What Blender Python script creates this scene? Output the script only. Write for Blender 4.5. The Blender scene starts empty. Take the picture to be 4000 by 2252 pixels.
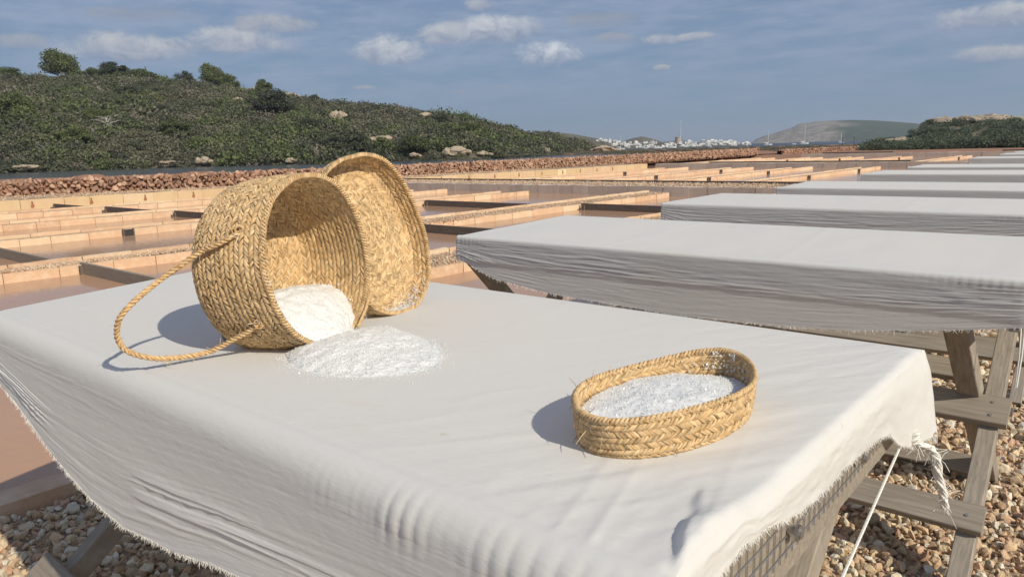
import bpy, math, random
import numpy as np
from mathutils import Matrix, Vector

rng = np.random.default_rng(7)
random.seed(7)
R = math.radians

# ------------------------------------------------------------------ camera, sky, sun, exposure
F_PX = 2867.0                                    # focal length for a 4000 px wide frame
M = np.array([[0.760463, -0.102439, -0.64125],
              [0.648875, 0.158845, 0.74413],
              [-0.025631, 0.981975, -0.187265]])   # columns: camera right, up, forward
CAM = np.array([0.0, 0.0, 1.53])
sc = bpy.context.scene
cam_data = bpy.data.cameras.new('camera')
cam_data.lens = F_PX / 4000.0 * 36.0
cam_data.sensor_width = 36.0
cam_data.clip_start = 0.05
cam_data.clip_end = 60000.0
cam = bpy.data.objects.new('camera', cam_data)
sc.collection.objects.link(cam)
mw = Matrix.Identity(4)
for i in range(3):
    mw[i][0] = M[i, 0]; mw[i][1] = M[i, 1]; mw[i][2] = -M[i, 2]; mw[i][3] = CAM[i]
cam.matrix_world = mw
sc.camera = cam

SUN_EL, SUN_AZ = R(35.6), R(-8.5)                # azimuth measured from +X towards +Y
sun_dir = Vector((math.cos(SUN_EL) * math.cos(SUN_AZ), math.cos(SUN_EL) * math.sin(SUN_AZ), math.sin(SUN_EL)))
sd = bpy.data.lights.new('sun', 'SUN')
sd.energy = 4.1
sd.angle = R(0.55)
sd.color = (1.0, 0.925, 0.79)
so = bpy.data.objects.new('sun', sd)
so.rotation_euler = sun_dir.to_track_quat('Z', 'Y').to_euler()
sc.collection.objects.link(so)

vs = sc.view_settings
vs.view_transform = 'Standard'
vs.look = 'None'
vs.exposure = 0.06
vs.gamma = 1.0
vs.use_curve_mapping = False
sc.cycles.use_denoising = True
sc.cycles.max_bounces = 6
sc.cycles.diffuse_bounces = 3
sc.cycles.glossy_bounces = 3
sc.cycles.transmission_bounces = 4
sc.cycles.volume_bounces = 0


class NT:
    """small helper for node trees"""
    def __init__(self, tree):
        self.t = tree; self.n = tree.nodes; self.l = tree.links

    def new(self, kind, **kw):
        nd = self.n.new(kind)
        for k, v in kw.items():
            if k == 'inp':
                for a, b in v.items():
                    if hasattr(b, 'is_output') or isinstance(b, bpy.types.NodeSocket):
                        self.l.new(b, nd.inputs[a])
                    else:
                        nd.inputs[a].default_value = b
            else:
                setattr(nd, k, v)
        return nd

    def math(self, op, a, b=None, c=None, clamp=False):
        nd = self.n.new('ShaderNodeMath'); nd.operation = op; nd.use_clamp = clamp
        for i, v in enumerate((a, b, c)):
            if v is None: continue
            if isinstance(v, bpy.types.NodeSocket): self.l.new(v, nd.inputs[i])
            else: nd.inputs[i].default_value = v
        return nd.outputs[0]

    def smooth(self, v, a, b, lo=0.0, hi=1.0):
        nd = self.n.new('ShaderNodeMapRange'); nd.interpolation_type = 'SMOOTHSTEP'
        self.l.new(v, nd.inputs[0])
        nd.inputs[1].default_value = a; nd.inputs[2].default_value = b
        nd.inputs[3].default_value = lo; nd.inputs[4].default_value = hi
        return nd.outputs[0]

    def mix(self, f, a, b, kind='RGBA', blend='MIX'):
        nd = self.n.new('ShaderNodeMix'); nd.data_type = kind
        if kind == 'RGBA': nd.blend_type = blend; ia, ib, o = 6, 7, 2
        else: ia, ib, o = 2, 3, 0
        for i, v in ((0, f), (ia, a), (ib, b)):
            if isinstance(v, bpy.types.NodeSocket): self.l.new(v, nd.inputs[i])
            else:
                if kind == 'RGBA' and i and len(v) == 3: v = (*v, 1)
                nd.inputs[i].default_value = v
        return nd.outputs[o]

    def noise(self, vec, scale, detail=4, rough=0.55, dist=0.0, out=0):
        nd = self.n.new('ShaderNodeTexNoise')
        if vec is not None: self.l.new(vec, nd.inputs['Vector'])
        nd.inputs['Scale'].default_value = scale; nd.inputs['Detail'].default_value = detail
        nd.inputs['Roughness'].default_value = rough; nd.inputs['Distortion'].default_value = dist
        return nd.outputs[out]

    def mapping(self, vec, scale=(1, 1, 1), rot=(0, 0, 0), loc=(0, 0, 0)):
        nd = self.n.new('ShaderNodeMapping'); self.l.new(vec, nd.inputs[0])
        nd.inputs['Scale'].default_value = scale; nd.inputs['Rotation'].default_value = rot
        nd.inputs['Location'].default_value = loc
        return nd.outputs[0]

    def ramp(self, v, stops):
        nd = self.n.new('ShaderNodeValToRGB'); self.l.new(v, nd.inputs[0])
        cr = nd.color_ramp
        while len(cr.elements) < len(stops): cr.elements.new(0.5)
        for e, (p, c) in zip(cr.elements, stops):
            e.position = p; e.color = (*c, 1)
        return nd.outputs[0]


# world: Nishita sky under a thin veil of high cloud, with a few low cumulus
world = bpy.data.worlds.new('World')
sc.world = world
world.use_nodes = True
w = NT(world.node_tree)
w.n.clear()
sky = w.new('ShaderNodeTexSky', sky_type='NISHITA', sun_disc=False)
sky.sun_elevation = SUN_EL
sky.sun_rotation = math.pi / 2 - SUN_AZ
sky.air_density = 1.0; sky.dust_density = 1.0; sky.ozone_density = 1.5
SKY_STRENGTH = 0.100
tc = w.new('ShaderNodeTexCoord')
dirv = tc.outputs['Generated']
sep = w.new('ShaderNodeSeparateXYZ', inp={0: dirv})
dx, dy, dz = sep.outputs
az = w.math('ARCTAN2', w.math('MULTIPLY', dx, -1), dy)      # degrees left of +Y, in radians
el = w.math('ARCSINE', dz)
azel = w.new('ShaderNodeCombineXYZ', inp={0: az, 1: el}).outputs[0]
# mottled veil
den = w.math('ADD', w.math('MAXIMUM', dz, 0.0), 0.12)
pl = w.new('ShaderNodeCombineXYZ', inp={0: w.math('DIVIDE', dx, den), 1: w.math('DIVIDE', dy, den)}).outputs[0]
n1 = w.noise(w.mapping(pl, (1.0, 2.2, 1), (0, 0, R(35))), 1.1, 8, 0.6, 0.4)
n2 = w.noise(w.mapping(azel, (5, 26, 1), (0, 0, R(-6))), 2.2, 7, 0.62)
veil_n = w.math('ADD', w.math('MULTIPLY', n1, 0.5), w.math('MULTIPLY', n2, 0.5))
veil = w.smooth(veil_n, 0.40, 0.60)
base_col = w.mix(w.smooth(el, 0.0, 0.30), (1.75, 2.70, 4.05), (1.80, 2.48, 4.05))
veil_col = w.mix(veil, base_col, (2.75, 3.35, 4.75))
vamt = w.smooth(el, 0.0, 0.17, 0.15, 0.95)
gray = w.mix(vamt, base_col, veil_col)
skyc = w.mix(0.88, sky.outputs[0], gray)
# cumulus: (azimuth deg, elevation deg, half width deg, half height deg, strength)
M = np.array([[0.760463, -0.102439, -0.64125], [0.648875, 0.158845, 0.74413], [-0.025631, 0.981975, -0.187265]])
def sky_at(px, py, hw, hh, st):
    """cloud seen there, as azimuth, elevation, half sizes (degrees) and brightness"""
    k = 4000.0 / 2576.0
    v = M @ np.array([(px * k - 2000) / F_PX, -(py * k - 1126) / F_PX, 1.0])
    return (math.degrees(math.atan2(-v[0], v[1])), math.degrees(math.atan2(v[2], math.hypot(v[0], v[1]))), math.degrees(hw * k / F_PX) * .95, math.degrees(hh * k / F_PX) * .95, st)
clouds = [sky_at(*q) for q in ((315, 128, 165, 42, .60), (590, 110, 150, 46, .62), (690, 66, 105, 30, .42), (50, 108, 60, 24, .32), (985, 135, 105, 52, .74), (1130, 92, 95, 38, .60), (1255, 78, 125, 46, .76), (1212, 17, 50, 20, .48),
          (1385, 142, 98, 42, .92), (1660, 102, 52, 20, .58), (1742, 94, 58, 14, .50), (1665, 171, 26, 10, .42), (2485, 48, 120, 40, .60), (2505, 138, 95, 24, .48), (915, 222, 36, 9, .36), (1255, 221, 26, 7, .22), (1160, 232, 24, 6, .18), (1540, 100, 60, 18, .22), (1510, 55, 110, 26, .12), (360, 40, 150, 26, .12))] + [
          (96, 13, 6, 2, .6), (118, 9, 7, 2, .5), (150, 14, 8, 2.4, .6), (200, 11, 8, 2.2, .6), (240, 15, 7, 2, .6), (285, 10, 8, 2, .5), (320, 14, 6, 2, .6)]
wob = w.noise(w.mapping(azel, (1, 1.5, 1)), 15.0, 8, 0.68, 0.3)
wob2 = w.noise(w.mapping(azel, (1, 1.3, 1), loc=(7, 2, 0)), 34.0, 9, 0.72, 0.6)
wob = w.math('ADD', w.math('MULTIPLY', w.math('SUBTRACT', wob, 0.5), 3.4), w.math('MULTIPLY', w.math('SUBTRACT', wob2, 0.5), 2.2))
fine = w.noise(w.mapping(azel, (1, 1.4, 1), loc=(3, 1, 0)), 46.0, 6, 0.65)
cur = skyc
for (a, e, hw, hh, st) in clouds:
    if a > 180: a -= 360
    a_, e_, hw_, hh_ = R(a), R(e), R(hw), R(hh)
    u = w.math('DIVIDE', w.math('SUBTRACT', az, a_), hw_)
    v = w.math('DIVIDE', w.math('SUBTRACT', el, e_), hh_)
    # flat base: the lower half fades within a shorter distance
    vb = w.math('MINIMUM', v, w.math('MULTIPLY', v, 1.5))
    r2 = w.math('ADD', w.math('MULTIPLY', u, u), w.math('MULTIPLY', vb, vb))
    d = w.math('SUBTRACT', w.math('ADD', 1.0, w.math('MULTIPLY', wob, 0.72)), r2)
    m = w.smooth(d, -0.10, 0.85, 0.0, 0.95)
    lit = w.math('ADD', w.math('MULTIPLY', v, 0.75), w.math('ADD', w.math('MULTIPLY', wob2, 2.3), -0.72), clamp=True)
    lit = w.math('MULTIPLY', lit, w.smooth(r2, 1.3, 0.1, 0.55, 1.0))
    dark = (2.5, 3.0, 4.2)
    light = tuple(2.9 * (1 - st) + c * st for c in (6.7, 7.1, 7.6))
    cc = w.mix(lit, dark, light)
    cur = w.mix(w.math('MULTIPLY', m, min(1.0, .32 + st * 1.35)), cur, cc)
bg = w.new('ShaderNodeBackground', inp={0: cur, 1: SKY_STRENGTH})
w.new('ShaderNodeOutputWorld', inp={0: bg.outputs[0]})


# ------------------------------------------------------------------ placing by design view
DS = 4000.0 / 2576.0
def ray(px, py):
    x, y = px * DS, py * DS
    return M @ np.array([(x - 2000) / F_PX, -(y - 1126) / F_PX, 1.0])
def az_el(px, py):
    v = ray(px, py)
    return math.atan2(-v[0], v[1]), v[2] / math.hypot(v[0], v[1])
def at_dist(px, py, dist):
    v = ray(px, py); v = v / math.hypot(v[0], v[1])
    return CAM + v * dist
def polar(a, d, z=0.0):
    return np.array([-math.sin(a) * d, math.cos(a) * d, z])

# ------------------------------------------------------------------ mesh helpers
COL = sc.collection

def mesh_from(name, V, polys, mats, smooth=False, col=None, mat_idx=None):
    """V (n,3); polys list of int arrays (m,k); col (n,3) point colours"""
    V = np.asarray(V, np.float32)
    me = bpy.data.meshes.new(name)
    me.vertices.add(len(V)); me.vertices.foreach_set('co', V.ravel())
    polys = [np.asarray(p, np.int32) for p in polys if len(p)]
    nl = sum(p.size for p in polys); npol = sum(len(p) for p in polys)
    me.loops.add(nl); me.polygons.add(npol)
    me.loops.foreach_set('vertex_index', np.concatenate([p.ravel() for p in polys]))
    tot = np.concatenate([np.full(len(p), p.shape[1], np.int32) for p in polys])
    start = np.concatenate([[0], np.cumsum(tot)[:-1]]).astype(np.int32)
    me.polygons.foreach_set('loop_start', start)
    me.polygons.foreach_set('loop_total', tot)
    me.polygons.foreach_set('use_smooth', np.full(npol, bool(smooth)))
    if mat_idx is not None: me.polygons.foreach_set('material_index', np.asarray(mat_idx, np.int32))
    me.update(calc_edges=True)
    if col is not None:
        a = me.color_attributes.new('Col', 'FLOAT_COLOR', 'POINT')
        c = np.ones((len(V), 4), np.float32); c[:, :3] = col
        a.data.foreach_set('color', c.ravel())
    for m in (mats if isinstance(mats, (list, tuple)) else [mats]):
        me.materials.append(m)
    return me

def link(name, me, parent=None, loc=None):
    o = bpy.data.objects.new(name, me); COL.objects.link(o)
    if parent is not None: o.parent = parent
    if loc is not None: o.location = loc
    return o

def empty(name, loc=(0, 0, 0), rz=0.0):
    o = bpy.data.objects.new(name, None); o.location = loc; o.rotation_euler = (0, 0, rz)
    o.empty_display_size = 0.1
    COL.objects.link(o); return o

def tag(o, label=None, cat=None, group=None, kind=None):
    if label: o['label'] = label
    if cat: o['category'] = cat
    if group: o['group'] = group
    if kind: o['kind'] = kind
    return o

def grid_faces(nu, nv, wrap_u=False, off=0):
    iu = np.arange(nu if wrap_u else nu - 1)[:, None]; iv = np.arange(nv - 1)[None, :]
    a = iu * nv + iv; b = ((iu + 1) % nu) * nv + iv
    return np.stack([a, b, b + 1, a + 1], -1).reshape(-1, 4) + off

class MB:
    """mesh builder collecting pieces"""
    def __init__(self): self.V = []; self.P = {}; self.C = []; self.n = 0
    def add(self, V, polys, col=None):
        V = np.asarray(V, float)
        for p in (polys if isinstance(polys, list) else [polys]):
            p = np.asarray(p); self.P.setdefault(p.shape[1], []).append(p + self.n)
        self.V.append(V); self.n += len(V)
        self.C.append(np.tile(np.array([1, 1, 1.0]) if col is None else np.asarray(col, float), (len(V), 1)) if (col is None or np.ndim(col) == 1) else col)
    def box(self, c, s, rot=None, col=None):
        s = np.array(s) / 2.0
        v = np.array([[x, y, z] for x in (-1, 1) for y in (-1, 1) for z in (-1, 1)], float) * s
        if rot is not None: v = v @ np.asarray(rot).T
        f = np.array([[0, 1, 3, 2], [4, 6, 7, 5], [0, 4, 5, 1], [2, 3, 7, 6], [0, 2, 6, 4], [1, 5, 7, 3]])
        self.add(v + np.array(c), f, col)
    def bar(self, a, b, wx, wy, up=(0, 0, 1), col=None, bev=0.0):
        """a beam from a to b; wx = size across, wy = size along 'up'"""
        a = np.array(a, float); b = np.array(b, float); d = b - a; L = np.linalg.norm(d); d /= L
        s = np.cross(d, up); s /= np.linalg.norm(s); u = np.cross(s, d)
        h, k = wx / 2, wy / 2
        if bev <= 0: prof = [(-h, -k), (h, -k), (h, k), (-h, k)]
        else:
            e = bev; prof = [(-h + e, -k), (h - e, -k), (h, -k + e), (h, k - e), (h - e, k), (-h + e, k), (-h, k - e), (-h, -k + e)]
        n = len(prof)
        V = [a + s * x + u * y for x, y in prof] + [b + s * x + u * y for x, y in prof]
        f = np.array([[i, (i + 1) % n, n + (i + 1) % n, n + i] for i in range(n)])
        self.add(V, [f, np.array([list(range(n))[::-1]]), np.array([[n + i for i in range(n)]])], col)
    def tube(self, pts, r, n=8, col=None, cap=True):
        pts = np.asarray(pts, float); m = len(pts)
        r = np.full(m, r) if np.isscalar(r) else np.asarray(r)
        t = np.gradient(pts, axis=0); t /= np.linalg.norm(t, axis=1)[:, None] + 1e-12
        ref = np.array([0, 0, 1.0]) if abs(t[0, 2]) < .9 else np.array([1.0, 0, 0])
        s = np.cross(t[0], ref); s /= np.linalg.norm(s)
        S = []
        for i in range(m):
            s = s - t[i] * (s @ t[i]); s /= np.linalg.norm(s) + 1e-12; S.append(s.copy())
        S = np.array(S); U = np.cross(t, S)
        a = np.linspace(0, 2 * np.pi, n, endpoint=False)
        V = pts[:, None] + r[:, None, None] * (np.cos(a)[None, :, None] * S[:, None] + np.sin(a)[None, :, None] * U[:, None])
        f = []
        i = np.arange(m - 1)[:, None] * n; j = np.arange(n)[None]
        f = np.stack([i + j, i + (j + 1) % n, i + n + (j + 1) % n, i + n + j], -1).reshape(-1, 4)
        pol = [f]
        if cap: pol += [np.array([list(range(n))[::-1]]), np.array([[(m - 1) * n + q for q in range(n)]])]
        self.add(V.reshape(-1, 3), pol, col)
    def mesh(self, name, mats, smooth=False):
        return mesh_from(name, np.concatenate(self.V), [np.concatenate(v) for v in self.P.values()], mats, smooth, np.concatenate(self.C))
    def build(self, name, mats, parent=None, smooth=False, loc=None):
        return link(name, self.mesh(name, mats, smooth), parent, loc)

_NG = {}
def noise2(x, y, seed=0):
    """smooth value noise in [-1,1]"""
    if seed not in _NG: _NG[seed] = np.random.default_rng(1000 + seed).uniform(-1, 1, (128, 128))
    g = _NG[seed]
    xi = np.floor(x).astype(int); yi = np.floor(y).astype(int); fx = x - xi; fy = y - yi
    fx = fx * fx * fx * (fx * (fx * 6 - 15) + 10); fy = fy * fy * fy * (fy * (fy * 6 - 15) + 10)
    a = g[xi % 128, yi % 128]; b = g[(xi + 1) % 128, yi % 128]; c = g[xi % 128, (yi + 1) % 128]; d = g[(xi + 1) % 128, (yi + 1) % 128]
    return (a * (1 - fx) + b * fx) * (1 - fy) + (c * (1 - fx) + d * fx) * fy
def fbm(x, y, seed=0, oct=4, gain=.5):
    s = 0; a = 1.0; t = 0
    for i in range(oct):
        s = s + a * noise2(x * 2 ** i + 17.3 * i, y * 2 ** i - 9.1 * i, seed + i); t += a; a *= gain
    return s / t

def icosphere(sub):
    t = (1 + 5 ** .5) / 2
    V = [(-1, t, 0), (1, t, 0), (-1, -t, 0), (1, -t, 0), (0, -1, t), (0, 1, t), (0, -1, -t), (0, 1, -t), (t, 0, -1), (t, 0, 1), (-t, 0, -1), (-t, 0, 1)]
    F = [(0, 11, 5), (0, 5, 1), (0, 1, 7), (0, 7, 10), (0, 10, 11), (1, 5, 9), (5, 11, 4), (11, 10, 2), (10, 7, 6), (7, 1, 8), (3, 9, 4), (3, 4, 2), (3, 2, 6), (3, 6, 8), (3, 8, 9), (4, 9, 5), (2, 4, 11), (6, 2, 10), (8, 6, 7), (9, 8, 1)]
    V = [np.array(v) / np.linalg.norm(v) for v in V]
    for _ in range(sub):
        mid = {}; nf = []
        def m(a, b):
            k = (min(a, b), max(a, b))
            if k not in mid:
                q = V[a] + V[b]; V.append(q / np.linalg.norm(q)); mid[k] = len(V) - 1
            return mid[k]
        for a, b, c in F:
            x, y, z = m(a, b), m(b, c), m(c, a); nf += [(a, x, z), (b, y, x), (c, z, y), (x, y, z)]
        F = nf
    return np.array(V), np.array(F)
ICO = [icosphere(0), icosphere(1), icosphere(2), icosphere(3)]

def rand_rot(n):
    q = rng.normal(size=(n, 4)); q /= np.linalg.norm(q, axis=1)[:, None]
    a, b, c, d = q.T
    return np.stack([np.stack([1 - 2 * (c * c + d * d), 2 * (b * c - a * d), 2 * (b * d + a * c)], -1),
                     np.stack([2 * (b * c + a * d), 1 - 2 * (b * b + d * d), 2 * (c * d - a * b)], -1),
                     np.stack([2 * (b * d - a * c), 2 * (c * d + a * b), 1 - 2 * (b * b + c * c)], -1)], 1)

def stones(pos, size, sub=0, flat=(1, .8, .6), jitter=.28, cols=None, tilt=True):
    """many angular stones -> V, F, colours"""
    n = len(pos); bv, bf = ICO[sub]; k = len(bv)
    # chop each stone with a few random planes so it looks broken, not round
    V = np.tile(bv, (n, 1, 1))
    for _ in range(8):
        nr = rng.normal(size=(n, 3)); nr /= np.linalg.norm(nr, axis=1)[:, None]
        h = rng.uniform(.38, .78, n)
        d = np.einsum('nkj,nj->nk', V, nr) - h[:, None]
        V = V - np.maximum(d, 0)[..., None] * nr[:, None]
    V = V * (1 + rng.uniform(-jitter * .5, jitter * .5, (n, k, 1)))
    sc_ = np.array(flat)[None] * rng.uniform(.75, 1.25, (n, 3)) * np.asarray(size).reshape(-1, 1)
    V = V * sc_[:, None]
    V = np.einsum('nij,nkj->nki', rand_rot(n), V) if tilt else V
    V = V + pos[:, None]
    F = (bf[None] + (np.arange(n) * k)[:, None, None]).reshape(-1, 3)
    C = np.repeat(cols, k, axis=0) if cols is not None else None
    return V.reshape(-1, 3), F, C

# ------------------------------------------------------------------ materials
MATS = {}
def mat(name, fn):
    m = bpy.data.materials.new(name); m.use_nodes = True
    t = NT(m.node_tree); t.n.clear()
    out = t.new('ShaderNodeOutputMaterial')
    bs = t.new('ShaderNodeBsdfPrincipled')
    t.l.new(bs.outputs[0], out.inputs[0])
    bs.inputs['Specular IOR Level'].default_value = 0.3
    fn(t, bs, out)
    MATS[name] = m
    return m

def bump(t, bs, h, dist=0.01, strength=1.0):
    b = t.new('ShaderNodeBump', inp={'Height': h, 'Distance': dist, 'Strength': strength})
    t.l.new(b.outputs[0], bs.inputs['Normal'])

def attr(t, name='Col'):
    return t.new('ShaderNodeAttribute', attribute_name=name).outputs[0]

def m_canvas(t, bs, out):
    tcx = t.new('ShaderNodeTexCoord').outputs['Object']
    n = t.noise(tcx, 1.6, 5, .6)
    st = t.smooth(t.noise(t.mapping(tcx, (1, 2.4, 1), loc=(3, 7, 1)), 2.3, 4, .6), .60, .78)
    c = t.mix(n, (.845, .825, .765), (.87, .855, .81))
    c = t.mix(t.math('MULTIPLY', st, .35), c, (.80, .72, .58))
    spot = t.smooth(t.noise(tcx, 23, 2, .5), .76, .80)
    c = t.mix(t.math('MULTIPLY', spot, .35), c, (.66, .55, .38))
    t.l.new(c, bs.inputs['Base Color'])
    bs.inputs['Roughness'].default_value = .85
    bs.inputs['Specular IOR Level'].default_value = .12
    bs.inputs['Sheen Weight'].default_value = .08
    # fine weave and small creases
    wv = t.new('ShaderNodeTexWave', wave_type='BANDS', inp={'Vector': tcx, 'Scale': 210.0, 'Distortion': 1.5}).outputs[1]
    cr = t.noise(t.mapping(tcx, (1, 3.0, 3.0)), 34, 5, .62)
    cr2 = t.noise(t.mapping(tcx, (6, 30, 30), (0, 0, R(3))), 1.3, 5, .6)
    h = t.math('ADD', t.math('MULTIPLY', wv, .02), t.math('ADD', t.math('MULTIPLY', cr, .26), t.math('MULTIPLY', cr2, .35)))
    bump(t, bs, h, .005, .72)
    tr = t.new('ShaderNodeBsdfTranslucent', inp={0: c})
    mx = t.new('ShaderNodeMixShader', inp={0: .30, 1: bs.outputs[0], 2: tr.outputs[0]})
    t.l.new(mx.outputs[0], out.inputs[0])
CANVAS = mat('cotton_canvas', m_canvas)

def m_thread(t, bs, out):
    t.l.new(t.mix(t.noise(t.new('ShaderNodeTexCoord').outputs['Object'], 90, 2), (.72, .69, .61), (.86, .84, .78)), bs.inputs['Base Color'])
    bs.inputs['Roughness'].default_value = .9
THREAD = mat('cotton_thread', m_thread)

def m_wood(t, bs, out):
    tc_ = t.new('ShaderNodeTexCoord').outputs['Object']
    oi = t.new('ShaderNodeObjectInfo').outputs['Random']
    v = t.new('ShaderNodeVectorMath', operation='ADD', inp={0: tc_, 1: t.new('ShaderNodeCombineXYZ', inp={0: t.math('MULTIPLY', oi, 37.0), 1: oi}).outputs[0]}).outputs[0]
    grain = t.noise(t.mapping(v, (1.2, 26, 26)), 3.2, 6, .65, .5)
    big = t.noise(v, 3.0, 4, .6)
    c = t.ramp(grain, [(.25, (.13, .11, .085)), (.5, (.25, .215, .17)), (.75, (.36, .315, .255))])
    c = t.mix(t.math('MULTIPLY', big, .55), c, (.40, .33, .25))
    t.l.new(c, bs.inputs['Base Color'])
    bs.inputs['Roughness'].default_value = .82
    bump(t, bs, grain, .003, .6)
WOOD = mat('weathered_wood', m_wood)

def m_wood_leg(t, bs, out):
    tc_ = t.new('ShaderNodeTexCoord').outputs['Object']
    oi = t.new('ShaderNodeObjectInfo').outputs['Random']
    v = t.new('ShaderNodeVectorMath', operation='ADD', inp={0: tc_, 1: t.new('ShaderNodeCombineXYZ', inp={0: t.math('MULTIPLY', oi, 37.0), 1: oi}).outputs[0]}).outputs[0]
    grain = t.noise(t.mapping(v, (24, 3, 3), (R(45), 0, 0)), 4.0, 6, .65, .4)
    big = t.noise(v, 5.0, 4, .6)
    c = t.ramp(grain, [(.25, (.17, .145, .11)), (.5, (.29, .25, .20)), (.75, (.42, .365, .30))])
    c = t.mix(t.math('MULTIPLY', big, .4), c, (.42, .35, .27))
    t.l.new(c, bs.inputs['Base Color'])
    bs.inputs['Roughness'].default_value = .82
    bump(t, bs, grain, .003, .6)
WOODL = mat('weathered_wood_leg', m_wood_leg)

def m_wet_wood(t, bs, out):
    tc_ = t.new('ShaderNodeTexCoord').outputs['Object']
    grain = t.noise(t.mapping(tc_, (1, 20, 20)), 4.0, 6, .6, .4)
    c = t.ramp(grain, [(.3, (.075, .06, .05)), (.7, (.19, .155, .125))])
    t.l.new(c, bs.inputs['Base Color']); bs.inputs['Roughness'].default_value = .7
    bump(t, bs, grain, .004, .6)
WETWOOD = mat('dark_damp_wood', m_wet_wood)

def m_metal(t, bs, out):
    bs.inputs['Base Color'].default_value = (.45, .43, .40, 1); bs.inputs['Metallic'].default_value = .9
    bs.inputs['Roughness'].default_value = .42
METAL = mat('galvanised_steel', m_metal)

def m_straw(t, bs, out):
    c = attr(t)
    tc_ = t.new('ShaderNodeTexCoord').outputs['Object']
    n = t.noise(tc_, 160, 4, .6); b = t.noise(tc_, 9, 4, .6)
    c = t.mix(t.smooth(n, .35, .7, 0, .30), c, (.80, .62, .37))
    c = t.mix(t.smooth(b, .5, .75, 0, .28), c, (.36, .21, .085))
    t.l.new(c, bs.inputs['Base Color']); bs.inputs['Roughness'].default_value = .62
    bs.inputs['Specular IOR Level'].default_value = .3
    bump(t, bs, t.noise(tc_, 420, 3, .6), .0012, .5)
STRAW = mat('esparto_grass', m_straw)

def m_salt(t, bs, out):
    tc_ = t.new('ShaderNodeTexCoord').outputs['Object']
    n = t.noise(tc_, 60, 5, .7)
    t.l.new(t.mix(n, (.70, .695, .66), (.80, .795, .76)), bs.inputs['Base Color'])
    bs.inputs['Roughness'].default_value = .35; bs.inputs['Specular IOR Level'].default_value = .5
    bs.inputs['Subsurface Weight'].default_value = .25
    bs.inputs['Subsurface Radius'].default_value = (.01, .01, .01)
    bs.inputs['Subsurface Scale'].default_value = .5
    v = t.new('ShaderNodeTexVoronoi', inp={'Vector': tc_, 'Scale': 260.0}).outputs[0]
    bump(t, bs, t.math('ADD', v, n), .0010, .35)
SALT = mat('coarse_salt', m_salt)

def m_crystal(t, bs, out):
    bs.inputs['Base Color'].default_value = (.88, .88, .86, 1); bs.inputs['Roughness'].default_value = .22
    bs.inputs['Specular IOR Level'].default_value = .5
    tr = t.new('ShaderNodeBsdfTranslucent', inp={0: (.93, .93, .92, 1)})
    mx = t.new('ShaderNodeMixShader', inp={0: .42, 1: bs.outputs[0], 2: tr.outputs[0]})
    t.l.new(mx.outputs[0], out.inputs[0])
CRYSTAL = mat('salt_crystal', m_crystal)

def m_gravel(t, bs, out):
    tc_ = t.new('ShaderNodeTexCoord').outputs['Object']
    c = t.mix(t.smooth(t.noise(tc_, 75, 5, .65), .35, .7, 0, .5), attr(t), (.62, .46, .30))
    c = t.mix(t.smooth(t.noise(tc_, 190, 3, .6), .55, .72, 0, .45), c, (.26, .15, .09))
    t.l.new(c, bs.inputs['Base Color']); bs.inputs['Roughness'].default_value = .92
    bump(t, bs, t.noise(tc_, 160, 5, .7), .006, .8)
GRAVEL = mat('broken_limestone_gravel', m_gravel)

def m_gravel_bed(t, bs, out):
    tc_ = t.new('ShaderNodeTexCoord').outputs['Object']
    v = t.new('ShaderNodeTexVoronoi', inp={'Vector': tc_, 'Scale': 26.0})
    c = t.mix(t.math('MULTIPLY', v.outputs[0], 1.2, clamp=True), (.50, .38, .26), (.20, .14, .095))
    c = t.mix(.35, c, t.mix(t.noise(v.outputs[2], 9, 1), (.48, .27, .17), (.50, .41, .28)))
    t.l.new(c, bs.inputs['Base Color']); bs.inputs['Roughness'].default_value = .95
    bump(t, bs, t.math('SUBTRACT', 1.0, v.outputs[0]), .02, .7)
GRAVELBED = mat('gravel_bed', m_gravel_bed)

def m_block(t, bs, out):
    oi = t.new('ShaderNodeObjectInfo').outputs['Random']
    geo = t.new('ShaderNodeNewGeometry').outputs['Position']
    a = t.ramp(oi, [(0.0, (.60, .39, .245)), (.35, (.68, .45, .28)), (.7, (.65, .46, .30)), (1.0, (.74, .55, .36))])
    n = t.noise(geo, 5.5, 6, .68)
    c = t.mix(t.smooth(n, .42, .72, 0, .65), a, (.80, .62, .43))
    n2 = t.noise(t.mapping(geo, (3, 3, 8)), 4.5, 5, .7)
    c = t.mix(t.smooth(n2, .60, .78, 0, .45), c, (.42, .26, .18))
    n3 = t.noise(t.mapping(geo, (7, 7, 1.2), loc=(4, 2, 8)), 1.6, 5, .7)
    c = t.mix(t.smooth(n3, .55, .78, 0, .35), c, (.50, .33, .24))
    t.l.new(c, bs.inputs['Base Color']); bs.inputs['Roughness'].default_value = .9
    bump(t, bs, t.math('ADD', t.noise(geo, 24, 6, .75), t.math('MULTIPLY', n, 1.0)), .016, .8)
BLOCK = mat('red_sandstone_block', m_block)

def m_block_yellow(t, bs, out):
    oi = t.new('ShaderNodeObjectInfo').outputs['Random']
    geo = t.new('ShaderNodeNewGeometry').outputs['Position']
    a = t.ramp(oi, [(0.0, (.56, .40, .23)), (.5, (.62, .47, .27)), (.8, (.60, .42, .27)), (1.0, (.70, .58, .36))])
    n = t.noise(geo, 2.4, 6, .68)
    c = t.mix(t.smooth(n, .45, .75, 0, .5), a, (.52, .33, .20))
    n2 = t.noise(t.mapping(geo, (2, 2, .7)), 3.0, 5, .7)
    c = t.mix(t.smooth(n2, .62, .76, 0, .6), c, (.36, .22, .15))
    t.l.new(c, bs.inputs['Base Color']); bs.inputs['Roughness'].default_value = .9
    bump(t, bs, t.noise(geo, 18, 6, .7), .012, .7)
BLOCKY = mat('yellow_sandstone_block', m_block_yellow)

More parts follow.
